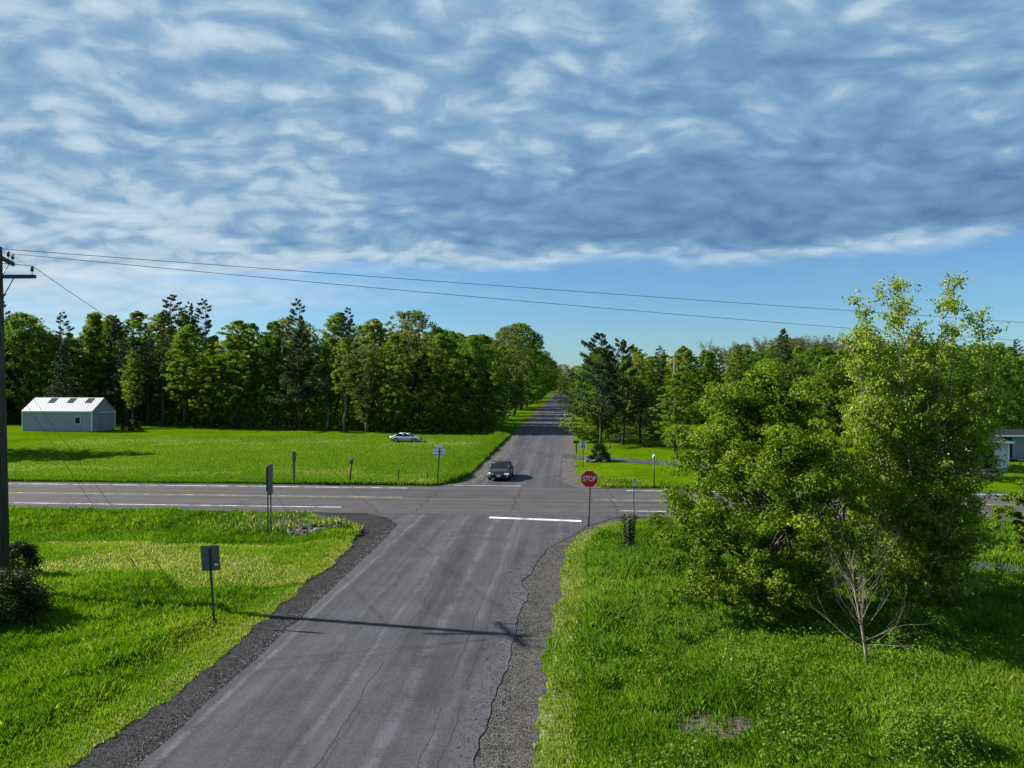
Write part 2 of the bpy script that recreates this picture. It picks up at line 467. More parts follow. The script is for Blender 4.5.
# ------------------------------------------------------------------ mesh helpers
class MB:
    def __init__(s):
        s.v, s.f, s.mi, s.sm = [], [], [], []

    def add(s, vs, fs, mi=0, smooth=False):
        b = len(s.v)
        s.v += [tuple(x) for x in vs]
        for f in fs:
            s.f.append(tuple(b + i for i in f))
            s.mi.append(mi)
            s.sm.append(smooth)
        return s

    def box(s, c, d, rot=None, mi=0, taper=1.0):
        hx, hy, hz = d[0] / 2, d[1] / 2, d[2] / 2
        vs = []
        for sz in (-1, 1):
            t = taper if sz > 0 else 1
            for sx, sy in ((-1, -1), (1, -1), (1, 1), (-1, 1)):
                p = Vector((sx * hx * t, sy * hy * t, sz * hz))
                if rot is not None:
                    p = rot @ p
                vs.append(p + Vector(c))
        return s.add(vs, [(3, 2, 1, 0), (4, 5, 6, 7), (0, 1, 5, 4), (1, 2, 6, 5), (2, 3, 7, 6), (3, 0, 4, 7)], mi)

    def tube(s, pts, rad, n=6, mi=0, cap=True):
        pts = [Vector(p) for p in pts]
        if not hasattr(rad, '__len__'):
            rad = [rad] * len(pts)
        vs, fs = [], []
        ref = None
        for i, p in enumerate(pts):
            d = (pts[min(i + 1, len(pts) - 1)] - pts[max(i - 1, 0)])
            d = d.normalized() if d.length > 1e-9 else Vector((0, 0, 1))
            if ref is None:
                ref = Vector((1, 0, 0)) if abs(d.x) < 0.8 else Vector((0, 1, 0))
            a = (ref - d * ref.dot(d)).normalized()
            ref = a
            b = d.cross(a)
            for k in range(n):
                t = 2 * math.pi * k / n
                vs.append(p + (a * math.cos(t) + b * math.sin(t)) * rad[i])
        for i in range(len(pts) - 1):
            for k in range(n):
                k2 = (k + 1) % n
                fs.append((i * n + k, i * n + k2, (i + 1) * n + k2, (i + 1) * n + k))
        s.add(vs, fs, mi, True)
        if cap:
            b = len(s.v) - len(vs)
            s.f.append(tuple(b + k for k in reversed(range(n)))); s.mi.append(mi); s.sm.append(False)
            e = b + (len(pts) - 1) * n
            s.f.append(tuple(e + k for k in range(n))); s.mi.append(mi); s.sm.append(False)
        return s

    def prism(s, poly, frame, depth, mi=0):
        """poly in 2D, frame = (origin, ax, ay, normal); extruded along -normal"""
        o, ax, ay, nr = [Vector(q) for q in frame]
        n = len(poly)
        top = [o + ax * x + ay * y for x, y in poly]
        bot = [p - nr * depth for p in top]
        fs = [tuple(range(n)), tuple(range(2 * n - 1, n - 1, -1))]
        fs += [(i, n + i, n + (i + 1) % n, (i + 1) % n) for i in range(n)]
        return s.add(top + bot, fs, mi)

    def loft(s, rings, mi=0, smooth=False, cap=True):
        n = len(rings[0])
        vs = [p for r in rings for p in r]
        fs = []
        for i in range(len(rings) - 1):
            for k in range(n):
                k2 = (k + 1) % n
                fs.append((i * n + k, i * n + k2, (i + 1) * n + k2, (i + 1) * n + k))
        if cap:
            fs.append(tuple(reversed(range(n))))
            fs.append(tuple((len(rings) - 1) * n + k for k in range(n)))
        return s.add(vs, fs, mi, smooth)

    def mesh(s, name, mats):
        me = bpy.data.meshes.new(name)
        me.from_pydata(s.v, [], s.f)
        if not isinstance(mats, (list, tuple)):
            mats = [mats]
        for m in mats:
            me.materials.append(m)
        me.polygons.foreach_set('material_index', s.mi)
        me.polygons.foreach_set('use_smooth', s.sm)
        me.update()
        return me

    def build(s, name, mats, parent=None, loc=None):
        return link(name, s.mesh(name, mats), parent, loc)


def link(name, me, parent=None, loc=None):
    o = bpy.data.objects.new(name, me)
    COL.objects.link(o)
    if parent is not None:
        o.parent = parent
    if loc is not None:
        o.location = loc
    return o


def tag(o, label=None, cat=None, group=None, kind=None):
    if label:
        o['label'] = label
    if cat:
        o['category'] = cat
    if group:
        o['group'] = group
    if kind:
        o['kind'] = kind
    return o


def thing(name, label, cat, loc=(0, 0, 0), rz=0.0, group=None):
    o = bpy.data.objects.new(name, None)
    o.empty_display_size = 0.2
    COL.objects.link(o)
    o.location = loc
    o.rotation_euler = (0, 0, rz)
    return tag(o, label, cat, group)


def np_mesh(name, V, F, mat, tint=None, smooth=False):
    """V (n,3); F (m,k) all the same k"""
    V = np.asarray(V, dtype=np.float32)
    F = np.asarray(F, dtype=np.int32)
    m, k = F.shape
    me = bpy.data.meshes.new(name)
    me.vertices.add(len(V))
    me.vertices.foreach_set('co', V.ravel())
    me.loops.add(m * k)
    me.loops.foreach_set('vertex_index', F.ravel())
    me.polygons.add(m)
    me.polygons.foreach_set('loop_start', np.arange(0, m * k, k, dtype=np.int32))
    me.polygons.foreach_set('loop_total', np.full(m, k, dtype=np.int32))
    me.polygons.foreach_set('use_smooth', np.full(m, smooth, dtype=bool))
    if tint is not None:
        a = me.attributes.new('tint', 'FLOAT', 'POINT')
        a.data.foreach_set('value', np.asarray(tint, dtype=np.float32))
    me.materials.append(mat)
    me.update(calc_edges=True)
    return me


def _h(ix, iy, seed):
    n = (ix * 374761393 + iy * 668265263 + seed * 974634777) & 0xFFFFFFFF
    n = ((n ^ (n >> 13)) * 1274126177) & 0xFFFFFFFF
    return ((n ^ (n >> 16)) & 0xFFFFFF) / float(0xFFFFFF)


def vnoise(x, y, sc, seed=0):
    x = np.asarray(x, dtype=np.float64) / sc + 1000
    y = np.asarray(y, dtype=np.float64) / sc + 1000
    ix, iy = np.floor(x).astype(np.int64), np.floor(y).astype(np.int64)
    fx, fy = x - ix, y - iy
    fx, fy = fx * fx * (3 - 2 * fx), fy * fy * (3 - 2 * fy)
    a, b = _h(ix, iy, seed), _h(ix + 1, iy, seed)
    c, d = _h(ix, iy + 1, seed), _h(ix + 1, iy + 1, seed)
    return (a * (1 - fx) + b * fx) * (1 - fy) + (c * (1 - fx) + d * fx) * fy


def sstep(x, a, b):
    t = np.clip((np.asarray(x, dtype=np.float64) - a) / (b - a), 0, 1)
    return t * t * (3 - 2 * t)


# ------------------------------------------------------------------ terrain and road layout
def road_l(y):
    return np.interp(y, [-20, 20, 36, 40, 42, 43.6], [-9.0, -8.85, -9.1, -9.3, -10.4, -12.5])


def road_r(y):
    return np.interp(y, [-20, 15, 27, 29, 34.6, 40.5, 43.6], [-1.9, -1.9, -1.5, -1.75, -1.0, 1.2, 3.2])


def sh_l(y):
    return np.interp(y, [-20, 15, 23, 34, 38.5, 41.3, 43.4], [-10.25, -10.15, -10.1, -10.2, -10.9, -13.4, -17])


def sh_r(y):
    return np.interp(y, [-20, 15, 22, 27, 35, 38, 41, 43.4], [-0.75, -0.7, -0.6, -0.3, 0.0, 0.7, 2.0, 6.0])


def far_l(y):
    return np.interp(y, [53.8, 55, 57, 60, 800], [-10.5, -8.6, -7.3, -6.8, -6.8])


def far_r(y):
    return np.interp(y, [53.8, 55, 57, 60, 800], [2.2, 0.8, -0.2, -0.5, -0.5])


def gz(x, y):
    x = np.asarray(x, dtype=np.float64)
    y = np.asarray(y, dtype=np.float64)
    z = np.zeros(np.broadcast(x, y).shape)
    dl = sstep(x, -11.8, -14.5)
    z = z - 0.55 * dl * np.exp(-((y - 37.6) / 2.6) ** 2)
    z = z - 0.12 * dl * sstep(y, 38, 33) * sstep(y, 5, 25)
    dr = sstep(x, 3.4, 6.0)
    z = z - 0.45 * dr * np.exp(-((y - 38.2) / 2.4) ** 2)
    off = sstep(np.abs(x + 3.6), 9, 40)
    z = z + off * sstep(y, 115, 330) * np.where(x > 0, 12.0, 6.0)
    z = z + 0.10 * (vnoise(x, y, 6.0, 3) - 0.5) * sstep(x, 2, 5) * sstep(y, 42, 38)
    z = z + 0.10 * (vnoise(x, y, 5.0, 4) - 0.5) * sstep(x, -12, -14) * sstep(y, 42, 38)
    z = z + 0.45 * (vnoise(x, y, 28.0, 5) - 0.5) * sstep(y, 58, 66) * sstep(np.abs(x + 3.6), 5, 12)
    return z


def gz1(x, y):
    return float(gz(np.array([x]), np.array([y]))[0])


xs = np.concatenate([-np.geomspace(900, 50, 40), np.arange(-49, 49.01, 0.4), np.geomspace(50, 900, 40)])
ys = np.concatenate([np.linspace(-120, 10, 20), np.arange(10.5, 62, 0.4), np.geomspace(62.5, 140, 70), np.geomspace(143, 1800, 45)])
gx, gy = np.meshgrid(xs, ys)
GV = np.stack([gx.ravel(), gy.ravel(), gz(gx, gy).ravel()], 1)
nx_, ny_ = len(xs), len(ys)
ii = np.arange(nx_ * ny_).reshape(ny_, nx_)
GF = np.stack([ii[:-1, :-1].ravel(), ii[:-1, 1:].ravel(), ii[1:, 1:].ravel(), ii[1:, :-1].ravel()], 1)
gm = np_mesh('ground', GV, GF, M['ground'], smooth=True)
X, Y = GV[:, 0], GV[:, 1]


def attr(me, name, val):
    a = me.attributes.new(name, 'FLOAT', 'POINT')
    a.data.foreach_set('value', val.astype(np.float32))


fld = sstep(Y, 53, 57)
fld = np.maximum(fld, 0.7 * sstep(Y, 28.5, 30.5) * sstep(Y, 37, 35.5) * (X < -10))
fld *= 1 - 0.9 * sstep(Y, 108, 112) * (X < -10) * sstep(Y, 105 - 0.2 * X, 112 - 0.2 * X)
fld *= np.where(X > 0, 1 - 0.55 * sstep(Y, 105, 130), 1)
attr(gm, 'field', fld)
strip_r = np.exp(-((X - sh_r(Y) - 0.3) / 0.75) ** 2) * (Y < 43) * sstep(vnoise(X, Y, 2.3, 8), 0.15, 0.5)
strip_l = 0.6 * np.exp(-((X - sh_l(Y) + 0.25) / 0.3) ** 2) * (Y < 43)
mown = 0.75 * sstep(Y, 28, 31) * sstep(Y, 37, 35) * (X < -11) * sstep(vnoise(X, Y * 2, 4.0, 9), 0.35, 0.7)
seeds = 0.5 * (np.exp(-((Y - 94 - 0.02 * X) / 5) ** 2) + np.exp(-((Y - 62) / 2.5) ** 2)) * (X < -12) * sstep(vnoise(X, Y, 7.0, 10), 0.35, 0.75)
attr(gm, 'dry', np.clip(strip_r + strip_l + mown + seeds, 0, 1))
bare = np.exp(-(((X - 3.4) / 1.15) ** 2 + ((Y - 17.4) / 0.95) ** 2)) * 1.1
bare = np.maximum(bare, 0.75 * np.exp(-(((X - 2.4) / 1.4) ** 2 + ((Y - 38.8) / 1.6) ** 2)))
bare = np.maximum(bare, 0.95 * np.exp(-(((X + 15.6) / 4.4) ** 4 + ((Y - 40.6) / 1.9) ** 4)))
attr(gm, 'bare', bare)
tag(link('ground', gm), kind='structure')


def strip(name, ys, xl, xr, z, mat, jl=0.0, jr=0.0, seed=0, n=6, skirt=0.0):
    ys = np.asarray(ys, dtype=np.float64)
    l, r = np.asarray(xl, dtype=np.float64), np.asarray(xr, dtype=np.float64)
    if jl:
        l = l + jl * ((vnoise(ys, 0 * ys, 1.6, seed) - 0.5) * 1.4 + (vnoise(ys, 0 * ys, 0.45, seed + 1) - 0.5) * 0.8)
    if jr:
        r = r + jr * ((vnoise(ys, 0 * ys, 1.6, seed + 5) - 0.5) * 1.4 + (vnoise(ys, 0 * ys, 0.45, seed + 6) - 0.5) * 0.8)
    t = np.linspace(0, 1, n)
    xx = l[:, None] * (1 - t) + r[:, None] * t
    yy = np.repeat(ys[:, None], n, 1)
    zz = np.full(xx.shape, z)
    if skirt:
        xx = np.concatenate([xx[:, :1] - 0.01, xx, xx[:, -1:] + 0.01], 1)
        yy = np.concatenate([yy[:, :1], yy, yy[:, -1:]], 1)
        zz = np.concatenate([zz[:, :1] - skirt, zz, zz[:, -1:] - skirt], 1)
        n += 2
    V = np.stack([xx.ravel(), yy.ravel(), zz.ravel()], 1)
    k = np.arange(len(ys) * n).reshape(len(ys), n)
    F = np.stack([k[:-1, :-1].ravel(), k[:-1, 1:].ravel(), k[1:, 1:].ravel(), k[1:, :-1].ravel()], 1)
    return tag(link(name, np_mesh(name, V, F, mat)), kind='structure')


ny = np.arange(-60, 43.61, 0.15)
strip('gravel_shoulder', ny, sh_l(ny), road_l(ny) + 0.4, 0.006, M['gravel'], 0.25, 0, 20, 5)
strip('gravel_shoulder', ny, road_r(ny) - 0.5, sh_r(ny), 0.006, M['shoulder_gravel'], 0, 0.2, 30, 5)
ny2 = np.arange(-60, 43.3, 0.08)
strip('side_road', ny2, road_l(ny2), road_r(ny2), 0.026, M['side_road'], 0.06, 0.13, 40, 10, 0.024)
fy = np.concatenate([np.arange(53.6, 70, 0.2), np.arange(70, 520, 1.0)])
strip('gravel_shoulder', fy, far_l(fy) - 1.3, far_l(fy) + 0.2, 0.006, M['pale_gravel'], 0.4, 0, 50, 4)
strip('gravel_shoulder', fy, far_r(fy) - 0.2, far_r(fy) + 1.4, 0.006, M['pale_gravel'], 0, 0.5, 60, 4)
strip('side_road', fy, far_l(fy), far_r(fy), 0.014, M['side_road'], 0.05, 0.12, 70, 10)


def xstrip(name, x0, x1, y0, y1, z, mat, j=0.0, seed=0):
    xs_ = np.arange(x0, x1, 0.5 if j else max(1.0, (x1 - x0) / 200))
    yl = np.full(len(xs_), y0)
    yr = np.full(len(xs_), y1)
    if j:
        yl = yl + j * (vnoise(xs_, 0 * xs_, 1.7, seed) - 0.5)
        yr = yr + j * (vnoise(xs_, 0 * xs_, 1.7, seed + 3) - 0.5)
    V = np.concatenate([np.stack([xs_, yl, np.full(len(xs_), z)], 1), np.stack([xs_, yr, np.full(len(xs_), z)], 1)])
    n = len(xs_)
    k = np.arange(n - 1)
    F = np.stack([k, k + 1, k + 1 + n, k + n], 1)
    return tag(link(name, np_mesh(name, V, F, mat)), kind='structure')


xstrip('main_road', -400, 400, 43.2, 54.3, 0.030, M['main_road'], 0.18, 80)
xstrip('gravel_shoulder', -400, 400, 42.75, 54.75, 0.010, M['gravel'], 0.4, 90)
xstrip('road_marking', -400, -12.2, 45.03, 45.19, 0.034, M['white_paint'])
xstrip('road_marking', 3.2, 400, 45.03, 45.19, 0.034, M['white_paint'])
xstrip('road_marking', -400, -9.8, 53.35, 53.55, 0.034, M['white_paint'])
xstrip('road_marking', 4.2, 400, 53.35, 53.55, 0.034, M['white_paint'])
for a, b in ((-400, -9.2), (1.8, 400)):
    xstrip('road_marking', a, b, 49.02, 49.13, 0.034, M['yellow_paint'])
    xstrip('road_marking', a, b, 49.25, 49.36, 0.034, M['yellow_paint'])


def quad(name, pts, z, mat, parent=None):
    return tag(MB().add([(x, y, z) for x, y in pts], [(0, 1, 2, 3)]).build(name, mat), kind='structure')


quad('stop_line', [(-4.5, 42.15), (0.8, 41.45), (0.8, 41.9), (-4.5, 42.62)], 0.030, M['bar_paint'])
quad('stop_line', [(-8.6, 55.0), (-3.5, 55.0), (-3.5, 55.4), (-8.6, 55.4)], 0.018, M['faded_paint'])
# driveway to the right
dt = np.linspace(0, 1, 60)
dcx = np.interp(dt, [0, .05, .2, .45, .75, 1], [-0.4, 0.8, 3.4, 10.2, 22, 36])
dcy = np.interp(dt, [0, .05, .2, .45, .75, 1], [77.6, 77.0, 74.6, 71.0, 67.2, 64.5])
dw = np.interp(dt, [0, .1, 1], [2.4, 1.7, 1.7])
dzz = gz(dcx, dcy) * 0
V = np.concatenate([np.stack([dcx, dcy - dw, gz(dcx, dcy - dw) + 0.03], 1), np.stack([dcx, dcy + dw, gz(dcx, dcy + dw) + 0.03], 1)])
k = np.arange(59)
tag(link('driveway', np_mesh('driveway', V, np.stack([k, k + 1, k + 61, k + 60], 1), M['side_road'])), kind='structure')


# ------------------------------------------------------------------ foliage generators
def leaf_cards(C, size, N=None, tint=None, aspect=0.62, jitter=0.35):
    """diamond leaf cards: C (n,3) centres, size (n,), N preferred normals"""
    n = len(C)
    nr = rng.normal(size=(n, 3))
    if N is not None:
        nr = nr * jitter + N
    nr /= np.linalg.norm(nr, axis=1, keepdims=True) + 1e-9
    a = rng.normal(size=(n, 3))
    a -= nr * (a * nr).sum(1, keepdims=True)
    a /= np.linalg.norm(a, axis=1, keepdims=True) + 1e-9
    b = np.cross(nr, a)
    s = np.asarray(size)[:, None]
    V = np.stack([C - a * s * 0.5, C + b * s * aspect * 0.5 + a * s * 0.08 + nr * s * 0.08, C + a * s * 0.5, C - b * s * aspect * 0.5 + a * s * 0.08 + nr * s * 0.08], 1).reshape(-1, 3)
    F = np.arange(4 * n).reshape(n, 4)
    t = np.repeat(rng.uniform(0, 1, n) if tint is None else tint, 4)
    return V, F, t


def bent(p0, p1, sag=0.0, wob=0.1, n=5):
    p0, p1 = Vector(p0), Vector(p1)
    ln = (p1 - p0).length
    out = []
    for i in range(n):
        t = i / (n - 1)
        p = p0.lerp(p1, t)
        if 0 < i < n - 1:
            p = p + Vector(rng.normal(size=3) * wob * ln * 0.12)
        p.z += sag * ln * math.sin(math.pi * t)
        out.append(p)
    return out


def taper(r0, r1, n):
    return [r0 + (r1 - r0) * i / (n - 1) for i in range(n)]


PROF = {
    'oval': lambda t: np.sin(np.pi * np.clip(t, 0, 1) ** 0.85) ** 0.6,
    'round': lambda t: np.sqrt(np.clip(1 - (2 * t - 0.9) ** 2 / 1.21, 0, 1)),
    'cone': lambda t: np.clip(1.05 - t, 0.05, 1) ** 0.75 * np.clip(t * 6 + 0.3, 0, 1),
    'vase': lambda t: np.clip(0.35 + 0.9 * t, 0, 1) * np.clip((1.04 - t) * 4, 0, 1) ** 0.6,
    'slim': lambda t: np.sin(np.pi * np.clip(t * 0.92 + 0.08, 0, 1)) ** 0.5,
}


def broadleaf(name, h, cr, base, nclump, per, size, prof, bark, leaf, limbs=16, crs=0.2, shell=0.55, r0=None, stems=1, lean=0.0, jit=1.0, rag=0.0):
    """trunk + limbs mesh, crown mesh of leaf clumps; returns the two meshes"""
    f = PROF[prof]
    t = rng.uniform(0.02, 1, nclump) ** 0.9
    ang = rng.uniform(0, 2 * np.pi, nclump)
    lob = 1 + 0.22 * np.sin(ang * 3 + rng.uniform(0, 6)) + 0.16 * np.sin(ang * 2 + t * 7 + rng.uniform(0, 6))
    rad = f(t) * cr * lob * rng.uniform(shell, 1.05, nclump)
    zc = base * h + t * (1 - base) * h * 0.97
    C = np.stack([np.cos(ang) * rad, np.sin(ang) * rad, zc], 1)
    C[:, 0] += lean * t * cr
    if rag:
        out_ = rng.uniform(size=nclump) < 0.16
        C[out_] *= rng.uniform(1.04, 1.0 + rag, (int(out_.sum()), 1))
        C[:, 2] += rng.normal(0, 0.25, nclump)
        C[:, 2] = np.maximum(C[:, 2], 0.35)
    cs = cr * crs * rng.uniform(0.6, 1.35, nclump)
    ctint = np.clip(rng.normal(0.45, 0.17, nclump), 0, 1)
    d = rng.normal(size=(nclump, per, 3))
    d /= np.linalg.norm(d, axis=2, keepdims=True)
    d *= rng.uniform(0.25, 1, (nclump, per, 1)) ** 0.6
    pts = C[:, None, :] + d * cs[:, None, None] * np.array([1.15, 1.15, 0.72])
    N = d + np.array([0, 0, 0.55])
    tint = np.clip(ctint[:, None] + rng.normal(0, 0.18, (nclump, per)), 0, 1).ravel()
    n = nclump * per
    V, F, tt = leaf_cards(pts.reshape(-1, 3), size * rng.uniform(0.6, 1.35, n), N.reshape(-1, 3), tint, jitter=jit)
    crown = np_mesh('crown', V, F, leaf, tt)
    mb = MB()
    r0 = r0 or h * 0.016
    starts = []
    for k in range(stems):
        off = (rng.normal(size=2) * 0.25 * (stems > 1))
        top = Vector((off[0] * min(4, cr * 0.9) + lean * cr * 0.6, off[1] * min(4, cr * 0.9), h * (0.88 if stems == 1 else rng.uniform(0.6, 0.85))))
        tr = bent((off[0], off[1], -0.3), top, 0, 0.22, 8)
        mb.tube(tr, taper(r0 / stems ** 0.4, r0 * 0.12, 8), 7)
        starts.append(tr)
    idx = rng.choice(nclump, min(limbs, nclump), replace=False)
    for i in idx:
        tr = starts[rng.integers(len(starts))]
        zt = max(0.12 * h, C[i, 2] - rng.uniform(0.08, 0.28) * h)
        zt = min(zt, tr[-1].z * 0.95)
        j = max(0, min(6, int(zt / tr[-1].z * 7)))
        p0 = tr[j].lerp(tr[j + 1], 0.5)
        mb.tube(bent(p0, C[i], -0.04, 0.3, 4), taper(r0 * 0.33, r0 * 0.07, 4), 5, cap=False)
    return mb.mesh('trunk', bark), crown


def conifer(name, h, cr, base, nb, per, size, leaf, bark, open_=0.0, up=0.15):
    mb = MB()
    tr = bent((0, 0, -0.3), (rng.normal() * 0.2, rng.normal() * 0.2, h), 0, 0.06, 8)
    mb.tube(tr, taper(h * 0.014, 0.02, 8), 7)
    Cs, Ns, Ts = [], [], []
    for i in range(nb):
        t = (i + rng.uniform(0, 1)) / nb
        z = h * (base + (1 - base) * t)
        ln = cr * (1 - t) ** (0.75 if not open_ else 0.55) * rng.uniform(0.55, 1.1) + 0.25
        if open_:
            ln *= 0.75 + 0.25 * math.sin(i * 2.4)
        a = i * 2.4 + rng.normal() * 0.4
        d = np.array([math.cos(a), math.sin(a), up + 0.25 * t])
        p0 = np.array([0, 0, z])
        mb.tube([p0, p0 + d * ln * 0.5, p0 + d * ln + np.array([0, 0, 0.06 * ln])], taper(0.03 + 0.03 * (1 - t), 0.01, 3), 4, cap=False)
        m = max(6, int(per * (0.35 + ln / cr)))
        s = rng.uniform(0.25 + 0.3 * open_, 1.02, m) ** 0.8
        side = np.cross(d, [0, 0, 1])
        side /= np.linalg.norm(side)
        w = (0.30 * ln + 0.1) * (1.1 - 0.6 * s)
        pp = p0 + d * (s * ln)[:, None] + side * (rng.uniform(-1, 1, m) * w)[:, None]
        pp[:, 2] += rng.normal(0, 0.05 + 0.035 * ln, m) - (0.0 if open_ else 0.12) * s * ln
        Cs.append(pp)
        nn = np.tile([0, 0, 1.0], (m, 1)) + side * rng.normal(0, 0.5, m)[:, None]
        Ns.append(nn)
        Ts.append(np.clip(rng.normal(0.45, 0.2, m) + 0.1 * (s > 0.8), 0, 1))
    C, N, T = np.concatenate(Cs), np.concatenate(Ns), np.concatenate(Ts)
    V, F, tt = leaf_cards(C, size * rng.uniform(0.6, 1.4, len(C)), N, T, 0.4, 0.6)
    return mb.mesh('trunk', bark), np_mesh('crown', V, F, leaf, tt)


def branchy(mb, p, d, ln, r, depth, out, spread=0.6, upw=0.25, nch=3):
    """recursive bare branching; collects end segments in out"""
    d = Vector(d).normalized()
    n = 4
    pts = [Vector(p)]
    for i in range(n):
        d = (d + Vector(rng.normal(size=3)) * 0.10 + Vector((0, 0, upw * 0.15))).normalized()
        pts.append(pts[-1] + d * ln / n)
    mb.tube(pts, taper(r, r * 0.45, n + 1), 5 if depth > 1 else 4, cap=False)
    out.append((depth, pts))
    if depth == 0:
        return
    for k in range(nch + (depth > 1)):
        i = 1 + int(rng.integers(0, n)) if k else n
        ax = Vector(rng.normal(size=3))
        nd = (d + (ax - d * ax.dot(d)).normalized() * spread * rng.uniform(0.6, 1.3) + Vector((0, 0, upw))).normalized()
        branchy(mb, pts[i], nd, ln * rng.uniform(0.5, 0.75), r * 0.5 * (1.1 - 0.1 * i), depth - 1, out, spread, upw, nch)


def bare_tree(name, h, bark, leaf, cards=900, size=0.2, spread=0.55):
    mb = MB()
    out = []
    tr = bent((0, 0, -0.3), (0, 0, h * 0.5), 0, 0.12, 5)
    mb.tube(tr, taper(h * 0.014, h * 0.009, 5), 6, cap=False)
    for k in range(6):
        a = k * 2.4
        branchy(mb, tr[2 + k % 3] if k < 5 else tr[-1], (math.cos(a) * 0.5, math.sin(a) * 0.5, 1.0), h * rng.uniform(0.2, 0.28), h * 0.006, 3, out, spread, 0.3, 3)
    ends = [q for dd, q in out if dd <= 1]
    P = np.array([list(q[rng.integers(1, 5)]) for q in (ends[rng.integers(len(ends))] for _ in range(cards))])
    P += rng.normal(0, 0.16, P.shape)
    V, F, tt = leaf_cards(P, size * rng.uniform(0.5, 1.3, cards), None, None, 0.45)
    return mb.mesh('trunk', bark), np_mesh('crown', V, F, leaf, tt)


# prototypes: kind -> list of (trunk mesh, crown mesh, nominal height)
PROTO = {}


def proto(kind, h, pair):
    PROTO.setdefault(kind, []).append((pair[0], pair[1], h))


for q in range(3):
    proto('mid', 17, broadleaf('mid', 17, 3.3, (0.08, 0.2, 0.3)[q], 430, 50, 0.21, ('oval', 'slim', 'oval')[q], M['bark'], L['mid'], 20, 0.10, 0.2))
    proto('bright', 15, broadleaf('bright', 15, 2.9, (0.08, 0.22, 0.15)[q], 380, 50, 0.20, ('slim', 'oval', 'cone')[q], M['bark'], L['bright'], 20, 0.10, 0.2))
for q in range(2):
    proto('rich', 15, broadleaf('rich', 15, 4.6, 0.06, 420, 52, 0.26, 'round', M['bark'], L['rich'], 20, 0.115, 0.4))
    proto('olive', 16, broadleaf('olive', 16, 4.4, 0.10, 330, 44, 0.25, 'vase', M['twig'], L['olive'], 22, 0.11, 0.3))
    proto('pine', 20, conifer('pine', 20, 4.2, 0.25, 70, 140, 0.30, L['pine'], M['bark'], 0.6, 0.16))
    proto('spruce', 17, conifer('spruce', 17, 4.0, 0.05, 110, 110, 0.32, L['pine'], M['bark'], 0.0, 0.05))
    proto('oldpine', 13, conifer('oldpine', 13, 5.0, 0.22, 60, 230, 0.27, L['pine'], M['bark'], 0.6, 0.32))
    proto('bare', 14, bare_tree('bare', 14, M['twig'], L['haze'], 2600, 0.32))
    proto('under', 4, broadleaf('under', 4, 1.9, 0.0, 60, 60, 0.24, 'round', M['bark'], L['mid'], 8, 0.28, 0.3, 0.05, 3))
    proto('slim', 14, broadleaf('slim', 14, 2.2, (0.40, 0.30)[q], 210, 46, 0.20, ('slim', 'vase')[q], M['twig'], L['mid'], 16, 0.12, 0.2))


def plant(kind, x, y, h, name, label, cat, group=None, wide=1.0, var=None, dz=0.0):
    ps = PROTO[kind]
    tm, cm, ph = ps[int(rng.integers(len(ps))) if var is None else var % len(ps)]
    s = h / ph
    t = thing(name, label, cat, (x, y, gz1(x, y) + dz), rng.uniform(0, 6.28), group)
    t.scale = (s * wide, s * wide, s)
    link('trunk', tm, t)
    link('crown', cm, t)
    return t


KIND = {'mid': ('broadleaf_tree', 'mid green broadleaf tree'), 'bright': ('broadleaf_tree', 'fresh yellow green broadleaf tree'),
        'rich': ('broadleaf_tree', 'rounded deep green broadleaf tree'), 'olive': ('broadleaf_tree', 'spreading olive green tree'),
        'pine': ('pine_tree', 'dark open branched pine'), 'oldpine': ('pine_tree', 'broad dark pine'), 'spruce': ('spruce_tree', 'dense dark spruce'),
        'bare': ('bare_tree', 'brown twiggy tree barely in leaf'), 'slim': ('broadleaf_tree', 'thin tall trunked tree with a small crown')}


def wood_tree(kind, x, y, h, place, wide=1.0, var=None):
    nm, lb = KIND[kind]
    return plant(kind, x, y, h, nm, lb + ' ' + place, 'tree', lb + ' ' + place, wide, var)


# ---- the wood behind the left field
def left_line(x):
    return float(np.interp(x, [-140, -90, -77, -53, -25, -12], [132, 127, 125, 119, 110.5, 110.5]))


LW = 'in the wood behind the left field'
for row in range(5):
    x = -124 + rng.uniform(0, 3)
    while x < -11.5:
        y = left_line(x) + row * 6.0 + rng.normal() * 1.3
        if row == 0 and -22 < x < -11:
            x += 4
            continue
        top = float(np.interp(x, [-124, -95, -85, -72, -62, -52, -45, -38, -30, -22, -12], [19, 20.5, 21.5, 19.5, 16, 18.5, 19.8, 19, 17.5, 17, 15.5])) + row * 0.6
        r = rng.uniform()
        if x < -66:
            kind = 'spruce' if r < 0.2 else 'pine' if r < 0.42 else 'bright' if r < 0.58 else 'mid' if r < 0.9 else 'rich'
        else:
            kind = 'pine' if r < 0.10 else 'oldpine' if r < 0.17 else 'slim' if r < (0.50 if row < 2 else 0.3) else 'bright' if r < 0.74 else 'olive' if r < 0.80 else 'mid'
        h = top * rng.uniform(0.70, 1.03) * (1.04 if kind == 'pine' else 1)
        wood_tree(kind, x, y, h, LW, rng.uniform(0.9, 1.15))
        x += rng.uniform(3.3, 5.2) + row * 0.5

